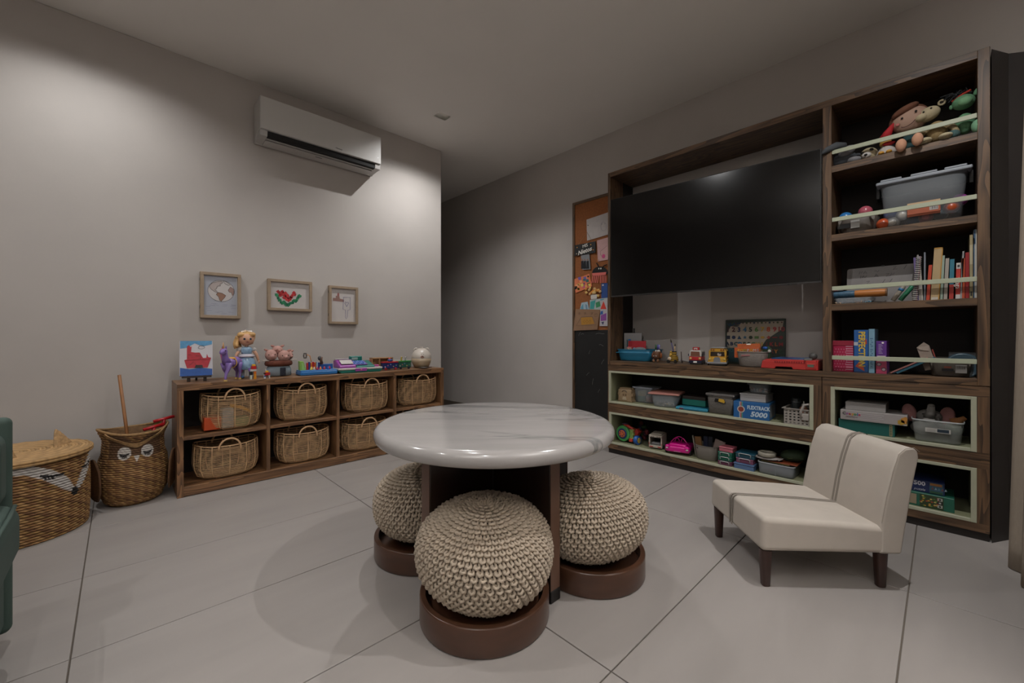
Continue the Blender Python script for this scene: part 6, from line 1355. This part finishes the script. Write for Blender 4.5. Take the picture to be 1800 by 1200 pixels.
def cubby2():
    z = FZ2; F = CX + .06
    # gear vehicle
    r, w_ = cr('wheel_toy', 'chunky colourful toy vehicle with a big green wheel in the lowest long cubby', 'toy vehicle', 1086, 1130, F + .02, z, rz=-4)
    def disc(x, y, zz, rad, th, c, nm, n=26, ax='y'):
        g = G().wheel((0, 0, 0), rad, th, n, ax); g.tf(Matrix.Translation((x, y, zz))); return g.build(nm, pm(c, .35), r)
    disc(-.055, -.03, .075, .066, .03, '#3f8a4a', 'tyre'); disc(-.055, -.034, .075, .044, .01, '#1c2c5c', 'inner_ring'); disc(-.055, -.038, .075, .030, .006, '#b85c34', 'hub')
    for k in range(6): a = k * math.pi / 3; G().ell((-.055 + .019 * math.cos(a), -.0395, .075 + .019 * math.sin(a)), (.006, .002, .005), 7, 5).build('hub_hole', pm('#241c3c', .5), r)
    G().box(-.085, .0, .02, .06, .08, .05).build('chassis', pm('#3c4a8c', .4), r, bev=.006); G().box(.002, -.02, .016, .035, .02, .045).build('orange_block', pm('#b8402c', .4), r, bev=.004)
    g = G()
    for k in range(7): g.box(.006 + .004 * (k % 2), -.016, .046 + k * .011, .040, .012, .054 + k * .011)
    g.build('green_spine', pm('#8aa85c', .4), r, bev=.001); G().tube([(-.06, .0, .142), (-.02, .0, .140), (.02, .0, .125), (.04, 0, .10)], [.008, .014, .012, .008], 8).build('red_hood', pm('#a02c20', .35), r, smooth=True)
    G().ell((.0, .03, .095), (.045, .04, .035), 12, 8).build('engine', pm('#8c241c', .4, var=.3, vs=40), r, smooth=True); G().box(-.09, .01, .146, -.03, .05, .152).build('purple_bar', pm('#6a4a6a', .4), r, bev=.002)
    g = G().wheel((0, 0, 0), .038, .034, 20, 'x').tf(Matrix.Translation((.052, .0, .038))); g.build('rear_tyre', pm('#1f4f94', .35), r, bev=.004); g = G().wheel((0, 0, 0), .022, .008, 16, 'x').tf(Matrix.Translation((.082, .0, .038))); g.build('rear_hub', pm('#a08a34', .4), r)
    G().prism([(.03, .05), (.055, .05), (.075, .10), (.055, .13), (.035, .10)], .01, .05).build('red_fin', pm('#9c2820', .4), r, bev=.003)
    r, w_ = cr('clutter_toy', 'dark jumble of red, blue and green plastic toy parts behind the wheel toy', 'toy', 1118, 1144, F + .16, z); rr = random.Random(12)
    for k in range(10): G().ell((rr.uniform(-.05, .05), rr.uniform(-.02, .04), .03 + k * .012), (.026, .02, .018), 8, 6, ('Y', rr.uniform(0, 90))).build('plastic_part', pm(['#5a1420', '#16204a', '#24461c', '#3a1030', '#6a241c'][k % 5], .45), r)
    # white truck
    r, w_ = cr('white_toy_truck', 'white boxy toy ambulance with an open front and red bumper stripes', 'toy vehicle', 1141, 1163, F - .01, z, rz=12); h = w_ / 2 * .96; d = .15; wh = pm('#a49c90', .4)
    G().box(-h, 0, .012, h, .014, .032).build('front_bumper', wh, r, bev=.002); G().box(-h, 0, .032, -h + .008, .012, .105).build('front_post', wh, r); G().box(h - .008, 0, .032, h, .012, .105).build('front_post', wh, r); G().box(-h, 0, .096, h, .012, .108).build('front_lintel', wh, r)
    G().box(-h, .012, .012, -h + .004, d, .108).build('side_wall', wh, r); G().box(h - .004, .012, .012, h, d, .108).build('side_wall', wh, r); G().box(-h, .0, .105, h, d, .112).build('roof', wh, r, bev=.002); G().box(-h + .01, .03, .112, h - .01, d - .01, .118).build('roof_plate', wh, r, bev=.002); G().box(-h, .012, .012, h, d, .018).build('floor_plate', wh, r); G().box(-h, d - .004, .012, h, d, .108).build('rear_wall', pm('#3a3836', .5), r)
    G().prism([(-h + .012, .034), (h - .012, .034), (h - .018, .05), (-h + .018, .05)], .02, .06).build('dashboard', pm('#6c6c6c', .4), r)
    for s in (-1, 1): G().box(s * h * .9, -.001, .016, s * h * .35, .0005, .024).build('red_stripe', pm('#982824'), r); G().box(s * (h - .004), -.001, .034, s * h, .0005, .052).build('red_stripe', pm('#982824'), r); G().wheel((s * (h - .002) + (-.006 if s < 0 else -.002), .04, .016), .016, .008, 14, 'x').build('wheel', BLACK, r); G().wheel((s * (h - .002) + (-.006 if s < 0 else -.002), .12, .016), .016, .008, 14, 'x').build('wheel', BLACK, r)
    for k in (-2, -1, 1, 2): G().ell((k * h * .3, -.001, .101), (.005, .001, .0025), 6, 4).build('roof_light', pm('#3a2420'), r)
    # pink car
    r, w_ = cr('pink_toy_car', 'glossy hot pink open toy car with roll bars and black wheels', 'toy vehicle', 1169, 1212, F - .045, z, rz=12); h = w_ / 2 * .93; d = .20; pk = mat('#c0127c', .18, coat=.5)
    G().prism([(-h, .020), (h, .020), (h + .002, .045), (h - .008, .066), (-h + .008, .066), (-h - .002, .045)], 0, d).build('car_body', pk, r, bev=.014, seg=4); G().prism([(-h + .02, .060), (h - .02, .060), (h - .03, .080), (-h + .03, .080)], .02, .10).build('bonnet', pk, r, bev=.010, seg=3)
    for s in (-1, 1):
        G().ell((s * (h - .018), .006, .060), (.018, .016, .014), 12, 8).build('fender', pk, r, smooth=True); G().ell((s * (h - .016), -.006, .050), (.010, .004, .006), 8, 6).build('headlight', pm('#b8b0b4', .2), r, smooth=True)
        G().tube([(s * .022 + .016 * math.cos(R(a)), .11, .076 + .030 * math.sin(R(a))) for a in range(0, 181, 20)], .0042, 6).build('seat_hoop', pk, r, smooth=True)
        for y in (.045, .165): G().wheel((s * (h - .001) + (-.006 if s > 0 else -.006), y, .022), .022, .012, 18, 'x').build('wheel', BLACK, r)
    G().tube([(-h + .02 + (2 * h - .04) * k / 10, .07 + .01 * math.sin(math.pi * k / 10), .070 + .055 * math.sin(math.pi * k / 10)) for k in range(11)], .0028, 6).build('windscreen_frame', pk, r, smooth=True); G().ell((0, .10, .064), (h * .6, .05, .012), 12, 6).build('cockpit', pm('#2c0c20', .5), r, smooth=True)
    g = G(); [g.box(-.022 + k * .007, -.0012, .026, -.018 + k * .007, -.0002, .030) for k in range(7)]; g.build('front_badge', pm('#d0b0c4', .4), r, kind='stuff')
    # taupe soft bin
    r, w_ = cr('taupe_soft_bin', 'taupe rounded plastic bin with handle slot, holding books', 'bin', 1216, 1259, F - .035, z); openbin(r, w_, .17, .105, pm('#67615a', .5), taper=.86, P=2.8)
    G().prism(circ(-w_ * .20, .083, .022, .006, 14), .010, .016).build('handle_slot', BLACK, r); ym = r.location.y
    for x, y, w2, hh, c, t, lab in ((-.045, .05, .045, .145, '#6c4c28', 8, 'tan card book in the taupe soft bin'), (-.012, .075, .03, .15, '#141c34', 2, 'dark navy book in the taupe soft bin'), (.012, .06, .028, .155, '#101420', -5, 'black book in the taupe soft bin'), (.055, .07, .07, .140, '#8c7c76', -14, 'pale leaning paper folder in the taupe soft bin'), (-.075, .045, .006, .148, '#8a8478', 10, 'thin pale card at the left of the taupe soft bin')):
        q = root('book', lab, 'book', (F - .035 + y, ym - x, z + .012), -90, 'books in the taupe soft bin'); k = root_child(q, 'lean', (0, 0, 0), (0, -t, 0)); G().box(-w2 / 2, 0, 0, w2 / 2, .012, hh).build('cover', pm(c, .5), k, bev=.001, seg=1); G().box(-w2 / 2 + .001, .0125, .002, w2 / 2 - .001, .016, hh - .001).build('pages', pm('#8c857a', .8), k)
    # stacked latch boxes
    def latchbox(a, b, X, zz, hh, c, lab, d=.10, handle='#a8a8a8'):
        r, w_ = cr('latch_box', lab, 'box', a, b, X, zz, 'small latched boxes in the lower green cubby'); m = mat(c, .35)
        cbox(r, 'box_body', -w_ / 2, 0, 0, w_ / 2, d, hh * .68, m, .004); cbox(r, 'lid', -w_ / 2 - .002, -.002, hh * .7, w_ / 2 + .002, d + .002, hh, m, .004)
        if handle: G().tube([(-w_ * .30, -.002, hh * .28), (-w_ * .32, -.006, hh * .80), (-w_ * .24, -.008, hh * .95), (w_ * .24, -.008, hh * .95), (w_ * .32, -.006, hh * .80), (w_ * .30, -.002, hh * .28)], .003, 6).build('white_latch', pm(handle, .4), r, smooth=True)
        return r, w_
    x = F - .045
    latchbox(1262, 1286, x, z, .030, '#62304a', 'plum latched box at the foot of the left stack')
    latchbox(1262, 1286, x, z + .0305, .030, '#1c5a48', 'lower green latched box in the left stack')
    latchbox(1262, 1286, x, z + .061, .030, '#1f5f4c', 'upper green latched box in the left stack, under the pink box')
    latchbox(1264, 1288, x + .01, z + .0915, .034, '#a85c68', 'pink box topmost on the left stack', .085, None)
    latchbox(1290, 1325, x - .01, z, .042, '#4c6488', 'light blue wide box at the foot of the right stack', .13, None)
    latchbox(1294, 1324, x - .005, z + .0425, .034, '#74435c', 'mauve latched box in the middle of the right stack', .11)
    latchbox(1293, 1326, x - .005, z + .077, .034, '#1c4656', 'dark teal latched box topmost on the right stack', .13)
    # clear divided bin
    r, w_ = cr('clear_divided_bin', 'wide clear two part plastic bin in the lowest cubby beside the chair', 'bin', 1330, 1397, CX + .01, z); openbin(r, w_, .20, .078, CLEAR2, taper=.93, P=9, rimm=mat('#a4a8aa', .3)); G().box(-.004, .004, .003, .002, .196, .074).build('divider', CLEAR2, r)
    ym = r.location.y
    q = root('orange_toy', 'orange stick toy lying inside the clear divided bin', 'toy', (CX + .06, ym + .055, z + .022), -90); G().tube([(-.035, 0, 0), (.03, .01, .004)], .008, 7).build('stick', pm('#b0602c', .4), q, smooth=True)
    q = root('white_disc', 'white tape ring inside the right half of the clear divided bin', 'tape roll', (CX + .06, ym - .048, z + .008), -90); G().lathe([(.030, 0), (.036, .004), (.036, .020), (.022, .022), (.022, .004), (.030, 0)], 22, cap=False).build('ring', pm('#8c8c8c', .4), q, smooth=True)
    for i, (x0, c, lab) in enumerate(((-.01, '#6c5c34', 'olive magazine lying on the clear divided bin'), (.03, '#7a3c24', 'rust magazine lying on the clear divided bin'))):
        q = root('magazine', lab, 'magazine', (CX + .03, ym - x0, z + .079 + .0055 * i), -90, 'magazines on the clear bin'); cbox(q, 'pages', -.075, 0, 0, .085, .15, .005, c, .001)
    q = root('wipes_packet', 'crumpled pale plastic packet on the clear divided bin', 'packet', (CX + .005, ym + .050, z + .0905), -90); G().ell((.0, .05, .010), (.072, .045, .011), 18, 8, ('Y', -3)).build('packet_body', pm('#97908c', .35, var=.12, vs=30), q, smooth=True); G().prism([(-.085, .012), (-.060, .003), (-.060, .018)], .03, .07).build('seal_end', pm('#97908c', .4), q); G().prism([(.085, .020), (.062, .005), (.062, .018)], .03, .07).build('seal_end', pm('#97908c', .4), q)
    q = root('tape_roll', 'round cream tape ring on top of the crumpled packet', 'tape roll', (CX + .055, ym + .058, z + .111), -90); G().lathe([(.045, 0), (.052, .004), (.052, .024), (.046, .028), (.034, .026), (.034, .006), (.045, 0)], 32, cap=False).build('ring', pm('#8f897c', .45), q, smooth=True); G().lathe([(.001, .004), (.036, .004), (.036, .008), (.001, .008)], 24).build('ring_base', pm('#4c4338', .6), q)
    q = root('green_pouch', 'dark green fabric pouch on the right of the clear divided bin', 'pouch', (CX + .13, ym - .075, z + .092), -90); G().ell((0, 0, .035), (.075, .06, .040), 18, 12, ('Y', -10)).build('pouch_body', pm('#22301a', .8), q, smooth=True); G().tube([(-.072, -.02, .02), (-.01, -.062, .026), (.06, -.035, .03)], .002, 5).build('zip', pm('#3c4a20', .6), q)
cubby2()
def cubby34():
    z = FZ1; F = CX + .03
    r, w_ = carton('activity_box', 'teal keepsake box lying under the white craft box in the right green cubby', 'box', 1474, 1573, F, z, .070, .22, '#14544e'); G().box(w_ / 2 - .022, -.0012, .004, w_ / 2 - .010, .0005, .066).build('spine_label', pm('#8c8060', .5), r)
    g = G(); [g.box(w_ / 2 - .019, -.002, .010 + k * .009, w_ / 2 - .013, -.0011, .015 + k * .009) for k in range(6)]; g.build('spine_print', pm('#2a4a3c'), r, kind='stuff')
    r, w_ = carton('craft_box', 'long white craft set box with pink flower print on top of the teal box', 'box', 1477, 1595, F - .01, z + .0705, .056, .21, mat('#97918f', .45), 'craft boxes')
    for ch, dx, c in zip('Crayola', (0, .0145, .026, .0385, .050, .0605, .069), ['#3a3a3c', '#8a3c8a', '#a83c3c', '#b8862c', '#3c7a4a', '#2c5a94', '#a83a54']): text(ch, .022, (-w_ / 2 + .018 + dx, -.0012, .036), pm(c, .5), r, off=.0008)
    text('CREATIONS', .010, (-w_ / 2 + .052, -.0012, .018), pm('#5c4c54'), r)
    for ln, wd in enumerate((.15, .14, .15, .13)): G().box(-.075, -.001, .040 - ln * .0095, -.075 + wd * .82, -.0003, .0435 - ln * .0095).build('print_line', pm('#a8a2a4'), r)
    for x, zz, rad, c in ((.135, .030, .020, '#b07a34'), (.155, .014, .018, '#a89038'), (.118, .018, .016, '#a8842c'), (.182, .032, .024, '#a82c64'), (.178, .012, .016, '#9c2458'), (.192, .020, .010, '#b85a8a')):
        G().prism([(min(w_ / 2, x + rad * math.cos(t * .524) * (1 if t % 2 else .82)), min(.055, max(.001, zz + rad * math.sin(t * .524) * (1 if t % 2 else .82)))) for t in range(12)], -.0014, -.0003).build('flower_print', pm(c, .5), r)
    r, w_ = carton('white_case', 'smaller plain pale grey case topmost in the right green cubby', 'case', 1486, 1557, F + .01, z + .1270, .046, .20, mat('#8c8886', .4), 'craft boxes')
    r, w_ = cr('clear_toy_bin', 'clear open bin with a plush elephant in the right green cubby', 'bin', 1601, 1697, F - .02, z); openbin(r, w_, .20, .118, mat('#a0a4a0', .15, alpha=.34, spec=.6), taper=.86, P=8, rimm=mat('#b0b4b4', .25)); panel(r, -.038, .058, -.006, .074, '#97958f', -.002); panel(r, .0, .060, .042, .076, '#1c2c38', -.002); panel(r, -.044, .056, .048, .078, '#a8a49e', -.0012)
    ym = r.location.y; gr = pm('#64605c', .85, bump=.3, bs=300); pk = pm('#8a5f5c', .85, bump=.3, bs=300)
    q = root('plush_elephant', 'grey plush elephant with pink ears sitting in the clear bin', 'toy', (F + .08, ym + .030, z + .105), -90); G().ell((0, 0, .018), (.052, .040, .040), 18, 12).build('head', gr, q, smooth=True)
    for s in (-1, 1): G().ell((s * .072 - .006, .0, .030), (.030, .010, .048), 14, 10, ('Y', s * 8)).build('ear', pk, q, smooth=True); G().ell((s * .024, -.034, .034), .004, 6, 5).build('eye', BLACK, q)
    G().tube([(0, -.035, .02), (.006, -.055, .045), (.008, -.055, .080)], [.024, .018, .015], 10).build('trunk', gr, q, smooth=True); G().ell((.008, -.055, .082), (.015, .014, .012), 10, 7).build('trunk_tip', gr, q, smooth=True); G().ell((.0, -.045, .004), (.026, .018, .016), 12, 8).build('muzzle', pm('#7c7874', .85), q, smooth=True)
    G().ell((-.02, .0, -.045), (.055, .036, .036), 14, 9).build('body', pm('#7a7672', .85), q, smooth=True)
    q = root('carrot_toy', 'orange and green soft carrot toy in the clear bin', 'toy', (F + .07, ym - .062, z + .075), -90); G().ell((0, 0, 0), (.036, .035, .035), 14, 9).build('green_top', pm('#3a4a34', .8), q, smooth=True); G().tube([(-.01, 0, .03), (.02, 0, .045), (.038, 0, .062)], [.022, .016, .010], 9).build('carrot_body', pm('#8a5a30', .7), q, smooth=True)
    # lowest: puzzle boxes
    z = FZ2
    r, w_ = carton('puzzle_box', 'green puzzle box at the bottom of the lowest right cubby', 'puzzle box', 1560, 1678, F + .0, z, .072, .20, '#1f5a48', 'puzzle boxes'); panel(r, -.02 - .03, .010, .008 - .02, .062, '#8a7c66', -.0012); panel(r, .0, .004, .088, .068, '#2c3a20', -.0012)
    rr = random.Random(21)
    for k in range(26): x, zz = rr.uniform(.004, .070), rr.uniform(.008, .064); G().ell((x, -.0014, zz), (.005, .0008, .004), 6, 4).build('flower_print', pm(['#a07a2c', '#8c3a24', '#4a6a2c', '#a89858'][k % 4], .6), r)
    for k in range(3): panel(r, .066, .048 - k * .018, .084, .062 - k * .018, ['#a8a8a0', '#16181a', '#a8a8a0'][k], -.0020); panel(r, .071, .051 - k * .018, .079, .059 - k * .018, ['#16181a', '#a8a8a0', '#16181a'][k], -.0026)
    r, w_ = carton('puzzle_box', 'dark blue puzzle box with a ship picture stacked on the green puzzle box', 'puzzle box', 1545, 1661, F + .02, z + .0725, .062, .18, '#14224a', 'puzzle boxes')
    text('500', .030, (.034, -.0012, .045), pm('#a8a8b0'), r, off=.001); text('puzzle', .017, (.034, -.0012, .014), pm('#a8a8b0'), r, shear=.3); panel(r, .072, .004, w_ / 2 - .006, .058, '#2c4c5c', -.0012); panel(r, .074, .044, .118, .056, '#8a5a2c', -.0018); panel(r, .074, .005, w_ / 2 - .008, .016, '#2a4a34', -.0018)
    for k in range(5): G().prism([(.078 + k * .012, .024), (.088 + k * .012, .026), (.083 + k * .012, .038)], -.0022, -.0014).build('ship_print', pm(['#6a3a34', '#7c8c94', '#4c6c7c'][k % 3]), r)
cubby34()
# ---------------------------------------------------------------- cable behind the low shelf, ceiling sensor
g = G().tube([(2.50 + .13 * math.cos(t), 3.98 + .10 * math.sin(t), .006 + .004 * math.sin(t * 2)) for t in [k * .42 for k in range(14)]] + [(2.46, 4.4, .004), (2.47, 4.7, .05)], .005, 6)
tag(g.build('power_cable', mat('#a8a29a', .5), smooth=True), 'pale looped cable lying on the floor beyond the low shelf', 'cable')
# ---------------------------------------------------------------- letters become plain meshes
dg = bpy.context.evaluated_depsgraph_get()
for o in [o for o in bpy.data.objects if o.type == 'FONT']:
    me = bpy.data.meshes.new_from_object(o.evaluated_get(dg)); n = bpy.data.objects.new('lettering', me); COL.objects.link(n)
    n.parent = o.parent; n.location = o.location; n.rotation_euler = o.rotation_euler; n.scale = o.scale; bpy.data.objects.remove(o)
